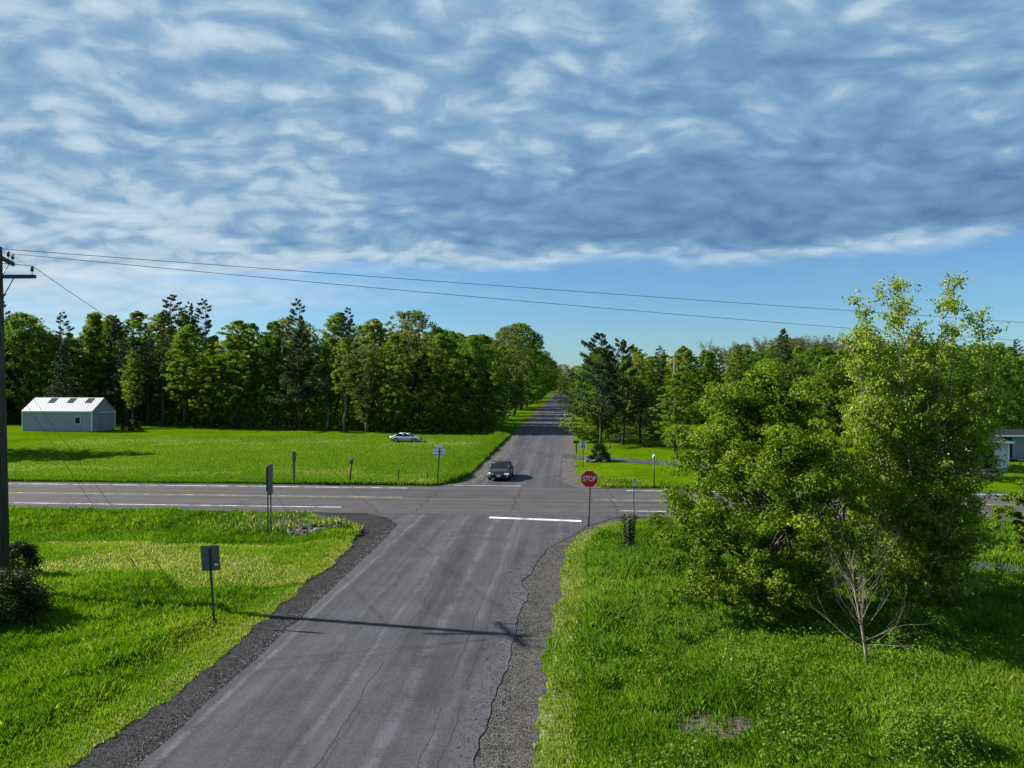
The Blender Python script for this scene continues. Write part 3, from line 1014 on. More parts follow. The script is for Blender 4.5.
S1 = [('spruce', -86, 119.5, 14.0, 'spruce_tree', 'dark layered spruce standing right behind the blue shed', 1.15, 0),
      ('bright', -74.6, 121.5, 13.0, 'broadleaf_tree', 'bright yellow green tree just right of the shed roof', 0.95, 1),
      ('bright', -86, 128, 20.5, 'broadleaf_tree', 'tall light green tree rising above the shed', 1.2, 2),
      ('pine', -107.5, 132, 25.2, 'pine_tree', 'lone spiky pine top above the far left trees', 0.7, 0),
      ('pine', -45, 120, 21.5, 'pine_tree', 'tallest open pine standing over the middle of the left wood', 1.0, 1),
      ('mid', -55, 119.5, 18.5, 'broadleaf_tree', 'bushy green tree left of the tallest open pine', 1.35, 1),
      ('olive', -25, 116, 19.5, 'broadleaf_tree', 'airy yellow olive tree at the right end of the left wood', 0.95, 1),
      ('pine', -72, 141, 23.6, 'pine_tree', 'narrow dark pine poking out above the wood right of the shed', 1.1, 1),
      ('pine', -78, 140, 24.4, 'pine_tree', 'broad dark pine on the skyline right of the shed', 1.4, 0)]
for kind, x, y, h, nm, lb, wd, vr in S1:
    plant(kind, x, y, h, nm, lb, 'tree', None, wd, vr)
# roadside, left of the far road
S2 = [('rich', -13.4, 111.5, 15.2, 'broadleaf_tree', 'large rounded leafy tree at the corner of the field and far road', 1.0, 0),
      ('mid', -19.5, 112, 15.5, 'broadleaf_tree', 'green tree tucked left of the large rounded roadside tree', 1.1, 0),
      ('olive', -12.0, 146, 17.5, 'broadleaf_tree', 'grey green willow like tree beside the far road', 1.15, 0),
      ('olive', -12.2, 166, 20.5, 'broadleaf_tree', 'taller grey green tree behind the willow like roadside tree', 1.1, 1),
      ('rich', -12.4, 195, 23.5, 'broadleaf_tree', 'high rounded tree on the skyline left of the far road', 1.05, 1)]
for kind, x, y, h, nm, lb, wd, vr in S2:
    plant(kind, x, y, h, nm, lb, 'tree', None, wd, vr)
for i in range(13):
    y = 215 + i * 19 + rng.normal() * 3
    wood_tree(('rich', 'olive', 'mid')[i % 3], -11.8 + rng.normal() * 0.8, y, rng.uniform(17, 21), 'lining the left of the far road', 1.1)
for i in range(12):
    y = 122 + i * 20 + rng.normal() * 4
    wood_tree(('mid', 'rich', 'olive')[i % 3], -22 - rng.uniform(0, 7), y, rng.uniform(17, 20) + i * 0.2, 'standing back from the far road', 1.1)
for i in range(13):
    y = 112 + i * 25 + rng.normal() * 4
    wood_tree(('mid', 'rich', 'bright')[i % 3], 4.9 + rng.uniform(0, 2.2) + (i == 0) * 4, y, rng.uniform(11, 14.5), 'lining the right of the far road', 1.0)
for i in range(9):
    wood_tree(('bright', 'olive', 'mid')[i % 3], -14 + i * 2.9, 470 + rng.uniform(-25, 25), rng.uniform(15, 21), 'closing the end of the far road', 1.3)

# ---- right of the far road
S3 = [('oldpine', 4.0, 88.5, 13.3, 'pine_tree', 'big dark pine with bare lower trunks beside the driveway', 1.0, 1),
      ('oldpine', 6.6, 90.0, 12.6, 'pine_tree', 'second dark pine close behind the driveway pine', 0.95, 0),
      ('spruce', 8.9, 91, 7.6, 'spruce_tree', 'low spreading dark tree at the back of the lawn', 1.9, 1),
      ('mid', 11.4, 77.5, 8.9, 'broadleaf_tree', 'bushy pointed green tree beyond the right end of the driveway', 1.35, 0),
      ('olive', 10.6, 88, 6.8, 'broadleaf_tree', 'greyish shrubby tree left of the pointed green tree', 0.9, 0)]
for kind, x, y, h, nm, lb, wd, vr in S3:
    plant(kind, x, y, h, nm, lb, 'tree', None, wd, vr)
sb = plant('under', 2.8, 95, 6.4, 'roadside_shrub', 'tall reddish green shrub leaning over the right road edge', 'shrub', None, 0.95, 0)
plant('under', 5.2, 97, 4.6, 'roadside_shrub', 'dark shrub behind the pine trunks by the driveway', 'shrub', None, 1.1, 1)
plant('under', 8.4, 102, 1.5, 'lawn_bush', 'low round bush alone on the far lawn', 'bush', None, 1.5, 1)

RW = 'in the wood behind the right lawns'
for row in range(4):
    x = 5 + rng.uniform(0, 3)
    while x < 118:
        y = 134 + row * 7 + rng.normal() * 1.8 + 0.06 * max(0, 40 - x)
        r = rng.uniform()
        kind = 'pine' if r < 0.12 else 'bright' if r < 0.3 else 'slim' if r < 0.42 else 'rich' if r < 0.55 else 'mid'
        wood_tree(kind, x, y, rng.uniform(11.5, 14.0) + row * 0.4, RW, rng.uniform(1.0, 1.3))
        x += rng.uniform(4.2, 6.2) + row * 0.5
for i in range(44):
    x = 47 + (i % 22) * 3.3 + rng.normal()
    y = 222 + (i // 22) * 16 + rng.normal() * 3
    wood_tree('olive' if i % 4 == 1 else 'bare', x, y, rng.uniform(11.5, 14.0) + (1.0 if 60 < x < 90 else 0), 'along the hilltop beyond the right wood', 1.3)
HW = 'behind the pale blue house'
for row in range(3):
    x = 50 + rng.uniform(0, 3)
    while x < 108:
        y = 96 + row * 8 + rng.normal() * 1.5
        wood_tree(('mid', 'bright', 'rich')[int(rng.integers(3))], x, y, rng.uniform(11.0, 13.8), HW, 1.2)
        x += rng.uniform(4.5, 6.5)
plant('mid', 31.8, 62.5, 6.2, 'broadleaf_tree', 'low leafy tree added to hide and shade the left side of the pale blue house', 'tree', None, 1.9, 0)  # invented tree, placed to hide and shade the sunlit house wall
plant('spruce', 36.5, 128, 16.5, 'spruce_tree', 'black green spruce standing out in front of the right wood', 'tree', None, 1.0, 0)
plant('spruce', 41.0, 124, 11.5, 'spruce_tree', 'shorter dark spruce right of the black green spruce', 'tree', None, 1.1, 1)
# trees beyond the left edge that throw the long shadow over the field
for x, y, h in ((-70, 79, 17), (-74, 76, 18), (-69, 72.5, 14), (-77, 70, 16)):
    wood_tree('mid', x, y, h, 'at the left end of the field', 1.3)

# ---- undergrowth at the foot of the woods
def undergrowth(name, label, fx, n, leaf, hmax):
    P = fx(n)
    hh = rng.uniform(0, 1, n) ** 1.6 * hmax * (0.5 + vnoise(P[:, 0], P[:, 1], 5, 77))
    C = np.stack([P[:, 0], P[:, 1], gz(P[:, 0], P[:, 1]) + hh], 1)
    V, F, t = leaf_cards(C, rng.uniform(0.3, 0.6, n), None, np.clip(rng.normal(0.35, 0.2, n), 0, 1))
    return tag(link(name, np_mesh(name, V, F, leaf, t)), label, 'undergrowth', None, 'stuff')


def fx_left(n):
    x = rng.uniform(-125, -11, n)
    y = np.interp(x, [-140, -90, -77, -53, -25, -12], [132, 127, 125, 119, 110, 109]) + 40 * rng.uniform(-0.01, 1, n) ** 1.3
    return np.stack([x, y], 1)


def fx_end(n):
    return np.stack([rng.uniform(-22, 16, n), rng.uniform(436, 470, n)], 1)


def fx_right(n):
    x = rng.uniform(3, 120, n)
    return np.stack([x, 132 + 34 * rng.uniform(0, 1, n) ** 1.3], 1)


undergrowth('undergrowth', 'dark brushy undergrowth along the foot of the left wood', fx_left, 60000, L['mid'], 6.0)
undergrowth('undergrowth', 'pale green brush closing the far end of the road', fx_end, 12000, L['bright'], 12.0)
undergrowth('undergrowth', 'brushy undergrowth along the foot of the right wood', fx_right, 40000, L['mid'], 5.0)


# ------------------------------------------------------------------ foreground trees
def foreground_maple(name, label, x, y, h, cr, nclump, per, size, base, seed_lean):
    t = thing(name, label, 'tree', (x, y, gz1(x, y)))
    tm, cm = broadleaf(name, h, cr, base, nclump, per, size, 'round', M['bark'], L['maple'], nclump // 5, 0.125, 0.25, h * 0.0145, 4, seed_lean, 0.65, 0.10)
    link('trunk', tm, t)
    link('crown', cm, t)
    return t


foreground_maple('maple_tree', 'broad bushy yellow green tree on the grass right of the stop sign', 6.45, 24.9, 8.0, 3.05, 450, 170, 0.115, 0.06, 0.0)
foreground_maple('maple_sapling', 'low leafy sapling at the left foot of the broad bushy tree', 4.9, 27.0, 4.4, 1.25, 80, 150, 0.10, 0.05, 0.0)
foreground_maple('maple_sapling', 'small leafy sapling standing right of the aspen by the ditch', 20.8, 34.6, 3.2, 1.4, 90, 170, 0.12, 0.04, 0.0)
foreground_maple('maple_sapling', 'dark leafy sapling between the broad bushy tree and the aspen', 10.4, 29.5, 8.3, 2.5, 220, 150, 0.12, 0.05, 0.0)


def aspen(x, y):
    t = thing('aspen_tree', 'tall airy aspen with pale trunks and upright leafy tops', 'tree', (x, y, gz1(x, y)))
    mb = MB()
    twigs = []
    lead = [(-2.3, 0.3, 10.9), (-1.35, -0.5, 11.75), (-0.6, 0.6, 10.9), (0.25, -0.4, 11.2), (1.05, 0.4, 11.6), (1.7, -0.4, 10.2), (0.0, 0.9, 9.8), (-2.7, -0.7, 9.2), (2.3, 0.5, 8.6), (-1.8, 0.9, 9.9)]
    for i, (ax, ay, az) in enumerate(lead):
        z0 = rng.uniform(0.5, 1.8)
        pts = []
        for k in range(9):
            q = k / 8
            pts.append(Vector((ax * q ** 0.6 + rng.normal() * 0.05, ay * q ** 0.6 + rng.normal() * 0.05, z0 + (az - z0) * q)))
        pts[0] = Vector((0, 0, z0 * 0.5))
        mb.tube(pts, taper(0.05, 0.008, 9), 6, cap=False)
        for b in range(50):
            q = rng.uniform(0.02, 0.98) ** 1.15
            j = min(7, int(q * 8))
            p0 = pts[j].lerp(pts[j + 1], q * 8 - j)
            a = rng.uniform(0, 6.28)
            ln = (0.28 + 2.0 * (1 - q) ** 0.75) * rng.uniform(0.6, 1.2)
            up = 0.25 + 1.2 * q
            d = Vector((math.cos(a) + ax * 0.15, math.sin(a) + ay * 0.15, up)).normalized()
            p1 = p0 + d * ln
            pp = bent(p0, p1, -0.05, 0.4, 4)
            mb.tube(pp, taper(0.02, 0.005, 4), 4, cap=False)
            twigs.append(pp)
            for s in range(5):
                tt = rng.uniform(0.25, 0.95)
                p2 = p0.lerp(p1, tt)
                e = p2 + Vector((rng.normal(), rng.normal(), 0.35 + 0.3 * rng.normal())).normalized() * rng.uniform(0.2, 0.6)
                twigs.append([p2, p2.lerp(e, 0.5), e])
        twigs.append(pts[-3:])
    mb.tube([(0.02, 0, -0.3), (0, 0, 0.6), (0.0, 0, 1.5), (0.1, 0, 3.0)], [0.13, 0.11, 0.09, 0.06], 8)
    C = []
    for tw in twigs:
        n = 32 if len(tw) == 3 else 34
        for _ in range(n):
            q = rng.uniform(0.1, 1.02) * (len(tw) - 1)
            j = min(len(tw) - 2, int(q))
            C.append(tw[j].lerp(tw[j + 1], q - j))
    C = np.array([list(c) for c in C]) + rng.normal(0, 0.085, (len(C), 3))
    keep = rng.uniform(size=len(C)) < np.interp(C[:, 2], [0.8, 6.5, 8.0, 11], [1, 0.95, 0.68, 0.5])
    C = C[keep & (C[:, 2] > 0.35)]
    tint = np.clip(rng.normal(0.45, 0.25, len(C)), 0, 1)
    V, F, tt = leaf_cards(C, rng.uniform(0.065, 0.12, len(C)), None, tint, 0.85)
    mb.build('trunk', M['pale_bark'], t)
    link('crown', np_mesh('crown', V, F, L['aspen'], tt), t)


aspen(12.6, 26.7)

# dead sapling
t = thing('dead_sapling', 'bare grey dead sapling in front of the broad bushy tree', 'tree', (8.2, 20.9, gz1(8.2, 20.9)))
mb = MB()
out = []
tr = [Vector(p) for p in ((0.08, 0, -0.2), (0.0, 0, 0.5), (-0.10, 0.03, 1.2), (-0.25, 0.0, 1.9), (-0.30, 0.05, 2.4), (-0.36, 0, 2.9), (-0.30, 0.0, 3.3))]
mb.tube(tr, [0.045, 0.038, 0.032, 0.025, 0.017, 0.010, 0.005], 7)
for i in range(30):
    q = rng.uniform(0.9, 4.8)
    j = min(5, int(q))
    p0 = tr[j].lerp(tr[j + 1], q - j)
    a = i * 2.4 + rng.normal() * 0.3
    low = q < 1.6
    ln = rng.uniform(0.9, 1.5) * (1.0 if low else 0.95)
    branchy(mb, p0, (math.cos(a), math.sin(a), 0.45 if low else 1.3), ln, 0.0085, 2, out, 0.40, 0.25 if not low else 0.15, 2)
mb.build('trunk', M['dead'], t)


def bush(name, label, x, y, rx, h, n, size, leaf, cat='bush', stems=10):
    t = thing(name, label, cat, (x, y, gz1(x, y)))
    nc = max(14, n // 120)
    a = rng.uniform(0, 6.28, nc)
    zz = rng.uniform(0.02, 1.0, nc)
    rr = rx * np.sqrt(np.clip(1 - zz ** 2.2, 0.03, 1)) * rng.uniform(0.45, 1.0, nc)
    C = np.stack([np.cos(a) * rr, np.sin(a) * rr, zz * h * 0.92], 1)
    per = n // nc
    d = rng.normal(size=(nc, per, 3))
    d /= np.linalg.norm(d, axis=2, keepdims=True)
    cs = rng.uniform(0.18, 0.36, nc) * rx
    pts = C[:, None, :] + d * (rng.uniform(0.3, 1, (nc, per, 1)) ** 0.6) * cs[:, None, None]
    pts[:, :, 2] = np.maximum(pts[:, :, 2], 0.02)
    tint = np.clip(np.repeat(rng.normal(0.45, 0.15, nc), per) + rng.normal(0, 0.2, nc * per), 0, 1)
    V, F, tt = leaf_cards(pts.reshape(-1, 3), size * rng.uniform(0.6, 1.3, nc * per), (d + [0, 0, 0.6]).reshape(-1, 3), tint, jitter=0.7)
    mb = MB()
    for i in range(stems):
        mb.tube(bent((rng.normal() * 0.08 * rx, rng.normal() * 0.08 * rx, -0.05), C[i % nc], 0, 0.3, 4), taper(0.025 * h, 0.006 * h, 4), 5, cap=False)
    mb.build('stem', M['bark'], t)
    link('foliage', np_mesh('foliage', V, F, leaf, tt), t)
    return t


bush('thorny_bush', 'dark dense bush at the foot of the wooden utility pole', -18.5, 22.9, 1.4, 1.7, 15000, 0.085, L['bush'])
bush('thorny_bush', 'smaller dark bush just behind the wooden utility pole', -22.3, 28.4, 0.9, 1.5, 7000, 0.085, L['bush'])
bush('leafy_bush', 'leafy green bush in the tall grass nearest the camera', 7.7, 16.1, 1.15, 0.95, 9000, 0.065, L['weed'])
bush('leafy_bush', 'small yellow green bush beside the bare dead sapling', 9.4, 22.3, 0.6, 0.7, 2400, 0.07, L['weed'])
bush('shade_mound_shrub', 'low spreading shrub added where only shade lies in front of the aspen', 11.0, 23.8, 1.3, 0.6, 6000, 0.075, L['weed'])  # shrub put in where there is only a dark mound of shade
bush('bramble_bush', 'small bright bush by the vine covered stump', 4.5, 35.0, 0.7, 0.9, 2600, 0.08, L['maple'])
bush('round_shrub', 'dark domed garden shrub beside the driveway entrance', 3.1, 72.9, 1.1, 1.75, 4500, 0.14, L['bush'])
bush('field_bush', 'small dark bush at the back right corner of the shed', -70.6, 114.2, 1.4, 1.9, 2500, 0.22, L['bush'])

# ------------------------------------------------------------------ grass and weeds close to the camera
def blades(n, rmin, rmax, amin, amax, power=1.35):
    uu = rng.uniform(0, 1, n)
    e = 2 - power
    r = (rmin ** e + uu * (rmax ** e - rmin ** e)) ** (1 / e)
    a = rng.uniform(amin, amax, n)
    return np.sin(a) * r, np.cos(a) * r


gx_, gy_ = blades(1250000, 12.5, 58, R(-47), R(41))
gx_ = np.asarray(gx_); gy_ = np.asarray(gy_)
jx = (vnoise(gx_, gy_, 0.4, 41) - 0.5) * 0.16
el = sh_l(gy_) + 0.25 * ((vnoise(gy_, 0 * gy_, 1.6, 20) - 0.5) * 1.4 + (vnoise(gy_, 0 * gy_, 0.45, 21) - 0.5) * 0.8)
er = sh_r(gy_) + 0.2 * ((vnoise(gy_, 0 * gy_, 1.6, 35) - 0.5) * 1.4 + (vnoise(gy_, 0 * gy_, 0.45, 36) - 0.5) * 0.8)
ok = ((gx_ + jx < el + 0.06) | (gx_ + jx > er)) & (gy_ < 42.6)
verge = ((gy_ > 54.9) & (gy_ < 58) & ((gx_ < far_l(gy_) - 1.5) | (gx_ > far_r(gy_) + 1.6)))
b_at = np.maximum(np.exp(-((((gx_ - 3.4) / 1.3) ** 2 + ((gy_ - 17.2) / 1.25) ** 2) ** 1.6)) * (0.75 + 0.8 * vnoise(gx_, gy_, 0.5, 47)),
                  np.maximum(np.exp(-(((gx_ - 2.4) / 1.4) ** 2 + ((gy_ - 38.8) / 1.6) ** 2)), np.maximum(1.3 * np.exp(-(((gx_ + 13.6) / 2.1) ** 4 + ((gy_ - 39.2) / 1.0) ** 4)), 0.9 * np.exp(-(((gx_ + 15.6) / 4.4) ** 4 + ((gy_ - 40.9) / 1.6) ** 4)))))
b_at = np.maximum(b_at, 1.1 * np.exp(-(((gx_ - 18.0) / 1.5) ** 4 + ((gy_ - 32.3) / 1.3) ** 4)))
ok &= rng.uniform(size=len(gx_)) > b_at * 0.9
sr_ = gx_ - sh_r(gy_)
ok &= ~((sr_ > 0) & (rng.uniform(size=len(gx_)) > np.interp(sr_ + 0.5 * (vnoise(gx_, gy_, 0.8, 43) - 0.5), [0, 0.35, 1.0], [0.3, 0.4, 1.0])))
ok &= ~((gx_ < -9) & (gy_ > 29) & (gy_ < 36) & (vnoise(gx_, gy_ * 2, 4.0, 9) > 0.5) & (rng.uniform(size=len(gx_)) < 0.5))
ok |= verge
gx_, gy_ = gx_[ok], gy_[ok]
n = len(gx_)
rr = np.hypot(gx_, gy_)
clump = vnoise(gx_, gy_, 1.3, 51) * 0.5 + vnoise(gx_, gy_, 0.45, 52) * 0.5
patch = vnoise(gx_, gy_, 4.5, 53)
hgt = 0.14 + 0.32 * clump
left = gx_ < -9
dl_ = np.where(left, sh_l(gy_) - gx_, gx_ - sh_r(gy_))
hgt *= np.where(left, np.interp(dl_, [0, 1.2, 2.0], [0.25, 0.35, 1.0]), np.interp(dl_, [0, 0.7, 1.3], [0.3, 0.55, 1.0]))
edge_ = 36.0 + 1.6 * (vnoise(gx_, gy_, 2.5, 58) - 0.5)
mw = left & (gy_ > 28.5 + 5 * (patch - .5)) & (gy_ < edge_)
hgt = np.where(mw, 0.10 + 0.08 * clump, hgt)
dt_ = (gy_ >= edge_) & (gy_ < 43)
hgt = np.where(dt_ & left, 0.16 + 0.30 * clump * sstep(gy_ - edge_, -0.2, 1.0), hgt)
hgt = np.where(gy_ > 54, 0.22 + 0.2 * clump, hgt)
hgt *= np.where(~left, 0.8 + 0.7 * sstep(vnoise(gx_, gy_, 3.2, 55) * 0.7 + vnoise(gx_, gy_, 0.8, 59) * 0.3, 0.38, 0.72), 1.0)
hgt *= rng.uniform(0.5, 1.3, n)
wd = (0.005 + 0.00072 * rr) * rng.uniform(0.6, 1.3, n)
tint = 0.40 + 0.55 * (patch - 0.5) + 0.4 * (vnoise(gx_, gy_, 1.6, 57) - 0.5) + 0.35 * (clump - 0.5) + rng.normal(0, 0.15, n)
tint += np.where(left & (dl_ < 1.9), 0.22, 0) + np.where(mw, 0.26, 0) + np.where((~left) & (dl_ < 0.8), 0.28, 0)
tint -= np.where(dt_, 0.14, 0)
tint += np.where(~left, 0.10, 0)
ps = 0.010 + np.where(left & (dl_ < 0.5), 0.15, 0) + np.where(mw & (vnoise(gx_, gy_ * 2, 4.0, 9) > 0.45), 0.28, 0) + np.where((~left) & (dl_ < 0.9), 0.13, 0) * (gy_ < 43) + 0.15 * np.exp(-(((gx_ + 15.6) / 4.6) ** 4 + ((gy_ - 40.6) / 1.9) ** 4))
tint = np.where(rng.uniform(size=n) < ps, 1.0, np.clip(tint, 0, 0.86))
az = rng.uniform(0, 2 * np.pi, n)
lean = rng.uniform(0.1, 0.65, n) * hgt
la = az + rng.normal(0, 0.6, n) + 1.57
z0 = gz(gx_, gy_)
px, py = np.cos(az) * wd / 2, np.sin(az) * wd / 2
A = np.stack([gx_ - px, gy_ - py, z0 - 0.02], 1)
B = np.stack([gx_ + px, gy_ + py, z0 - 0.02], 1)
mx_, my_ = gx_ + np.cos(la) * lean * 0.35, gy_ + np.sin(la) * lean * 0.35
C1 = np.stack([mx_ + px * 0.8, my_ + py * 0.8, z0 + hgt * 0.6], 1)
T = np.stack([gx_ + np.cos(la) * lean, gy_ + np.sin(la) * lean, z0 + hgt], 1)
V = np.stack([A, B, C1, T], 1).reshape(-1, 3)
cool = np.clip((vnoise(gx_, gy_, 3.2, 55) * 0.6 + vnoise(gx_, gy_, 1.1, 56) * 0.4 - 0.46) * 5, 0, 1) * (~left)
gme = np_mesh('grass', V, np.arange(4 * n).reshape(n, 4), L['grass'], np.repeat(tint, 4))
attr(gme, 'cool', np.repeat(cool, 4))
tag(link('grass', gme), 'rough green grass on both sides of the near road', 'grass', None, 'stuff')

# broad leaved weeds among the grass on the right
wx, wy = blades(60000, 12.5, 36, R(-2), R(42))
pw = vnoise(wx, wy, 1.8, 61) * 0.6 + vnoise(wx, wy, 0.6, 62) * 0.4
kk = (wx > sh_r(wy) + 0.9) & (pw > 0.52) & (np.exp(-(((wx - 3.4) / 1.1) ** 2 + ((wy - 17.2) / 1.0) ** 2)) < 0.3 + 0.5 * vnoise(wx, wy, 0.5, 48))
wx, wy = wx[kk], wy[kk]
C = np.stack([wx, wy, gz(wx, wy) + rng.uniform(0.12, 0.55, len(wx))], 1)
V, F, tt = leaf_cards(C, rng.uniform(0.05, 0.11, len(wx)), np.tile([0, 0, 1.0], (len(wx), 1)), np.clip(rng.normal(0.4, 0.2, len(wx)), 0, 1), 0.7, 0.6)
tag(link('weeds', np_mesh('weeds', V, F, L['weed'], tt)), 'broad leaved weeds among the tall grass on the right', 'weeds', None, 'stuff')
# short grass of the field beyond the main road
fx_, fy_ = rng.uniform(-66, -8.3, 420000), 55 + 50 * rng.uniform(0, 1, 420000) ** 1.5
kf = fx_ < far_l(fy_) - 1.2
fx_, fy_ = fx_[kf], fy_[kf]
nf = len(fx_)
fc_ = vnoise(fx_, fy_, 2.2, 91) * 0.5 + vnoise(fx_, fy_, 7.0, 92) * 0.5
fh = rng.uniform(0.06, 0.16, nf) * (0.6 + 0.8 * fc_) * np.where(fy_ < 57.5, 2.0, 1.0)
fw = rng.uniform(0.05, 0.10, nf)
az = rng.uniform(0, 6.28, nf)
z0 = gz(fx_, fy_)
A = np.stack([fx_ - np.cos(az) * fw / 2, fy_ - np.sin(az) * fw / 2, z0 - 0.02], 1)
B = np.stack([fx_ + np.cos(az) * fw / 2, fy_ + np.sin(az) * fw / 2, z0 - 0.02], 1)
T = np.stack([fx_ + rng.normal(0, 0.07, nf), fy_ + rng.normal(0, 0.07, nf), z0 + fh], 1)
pt = vnoise(fx_, fy_ * 2.5, 9.0, 93)
sd = (np.exp(-((fy_ - 93 - 0.02 * fx_) / 5) ** 2) + np.exp(-((fy_ - 62.5) / 2.2) ** 2)) * (vnoise(fx_, fy_, 5.0, 94) > 0.42)
ft = np.where(rng.uniform(size=nf) < 0.01 + 0.20 * sd, 1.0, np.clip(0.50 + 0.35 * (fc_ - 0.5) + rng.normal(0, 0.13, nf) - 0.16 * (fy_ < 57.5), 0, 0.86))
V = np.stack([A, B, T], 1).reshape(-1, 3)
tag(link('field_grass', np_mesh('field_grass', V, np.arange(3 * nf).reshape(-1, 3), L['grass'], np.repeat(ft, 3))), 'short bright grass of the field beyond the main road', 'grass', None, 'stuff')
# verge growth along the far road and field
vy = rng.uniform(56, 112, 60000)
vx = far_l(vy) - 1.4 - np.abs(rng.normal(0, 1.0, len(vy)))
hh = rng.uniform(0.15, 0.55, len(vy)) * (0.5 + vnoise(vx, vy, 2.0, 71))
w_ = rng.uniform(0.05, 0.12, len(vy))
az = rng.uniform(0, 6.28, len(vy))
z0 = gz(vx, vy)
A = np.stack([vx - np.cos(az) * w_ / 2, vy - np.sin(az) * w_ / 2, z0 - 0.02], 1)
B = np.stack([vx + np.cos(az) * w_ / 2, vy + np.sin(az) * w_ / 2, z0 - 0.02], 1)
T = np.stack([vx + rng.normal(0, 0.1, len(vy)), vy + rng.normal(0, 0.1, len(vy)), z0 + hh], 1)
V = np.stack([A, B, T], 1).reshape(-1, 3)
tag(link('verge_grass', np_mesh('verge_grass', V, np.arange(3 * len(vy)).reshape(-1, 3), L['grass'], np.repeat(np.clip(rng.normal(0.42, 0.15, len(vy)), 0, 1), 3))), 'long grass bank along the left edge of the far road', 'grass', None, 'stuff')

# ------------------------------------------------------------------ buildings
UP = Vector((0, 0, 1))


def shed():
    x0, x1, y0, y1, eave, ridge = -84.6, -73.3, 108.4, 114.2, 3.15, 5.1
    t = thing('metal_shed', 'blue grey metal shed with a pale ribbed roof at the field edge', 'shed', (x0, y0, gz1(-79, 110) - 0.05))
    Lx, Ly = x1 - x0, y1 - y0
    mb = MB()
    pts = [(0, 0, 0), (Lx, 0, 0), (Lx, Ly, 0), (0, Ly, 0), (0, 0, eave), (Lx, 0, eave), (Lx, Ly, eave), (0, Ly, eave), (0, Ly / 2, ridge), (Lx, Ly / 2, ridge)]
    mb.add(pts, [(0, 1, 5, 4), (1, 2, 6, 9, 5), (2, 3, 7, 6), (3, 0, 4, 8, 7)])
    mb.build('wall', M['blue_siding'], t)
    rf = MB()
    ov = 0.12
    dzr = (ridge - eave) / (Ly / 2)
    for sgn in (-1, 1):
        ye = -ov if sgn < 0 else Ly + ov
        ze = eave - ov * dzr
        a = [(-ov, ye, ze + 0.04), (Lx + ov, ye, ze + 0.04), (Lx + ov, Ly / 2, ridge + 0.04), (-ov, Ly / 2, ridge + 0.04)]
        b = [(p[0], p[1], p[2] + 0.07) for p in a]
        fs = [(0, 1, 2, 3), (7, 6, 5, 4), (0, 4, 5, 1), (1, 5, 6, 2), (2, 6, 7, 3), (3, 7, 4, 0)]
        rf.add(a + b, fs)
    r = rf.build('roof', M['roof_metal'], t)
    for cx in (Lx * 0.30, Lx * 0.575, Lx * 0.84):
        sk = MB()
        q = []
        for xx, ff in ((cx - 0.55, 0.58), (cx + 0.55, 0.58), (cx + 0.55, 0.95), (cx - 0.55, 0.95)):
            q.append((xx, ff * Ly / 2, eave + (ridge - eave) * ff + 0.14))
        sk.add(q + [(p[0], p[1], p[2] - 0.05) for p in q], [(0, 1, 2, 3), (0, 4, 5, 1), (1, 5, 6, 2), (2, 6, 7, 3), (3, 7, 4, 0)])
        sk.build('skylight', M['skylight'], r)
    for cx, cyy in ((0, 0), (Lx, 0), (Lx, Ly), (0, Ly)):
        MB().box((cx, cyy, eave / 2), (0.16, 0.16, eave - 0.1)).build('corner_trim', M['trim'], t)
    MB().box((Lx / 2, -0.03, eave - 0.12), (Lx - 0.2, 0.06, 0.12)).build('eave_trim', M['trim'], t)
    w = MB().box((Lx * 0.80, -0.03, 1.75), (0.95, 0.08, 1.15)).build('window', M['trim'], t)
    MB().box((Lx * 0.80, -0.075, 1.75), (0.75, 0.03, 0.95)).build('pane', M['window_glass'], w)
    MB().box((Lx * 0.80, -0.03, 0.62), (0.95, 0.06, 0.75)).build('lower_panel', M['blue_siding'], t)
    MB().box((Lx + 0.06, Ly * 0.62, 1.35), (0.06, Ly * 0.5, 2.7)).build('sliding_door', M['blue_siding'], t)
    MB().box((Lx + 0.08, Ly * 0.66, 2.85), (0.14, Ly * 0.66, 0.14)).build('door_rail', M['trim'], t)


shed()


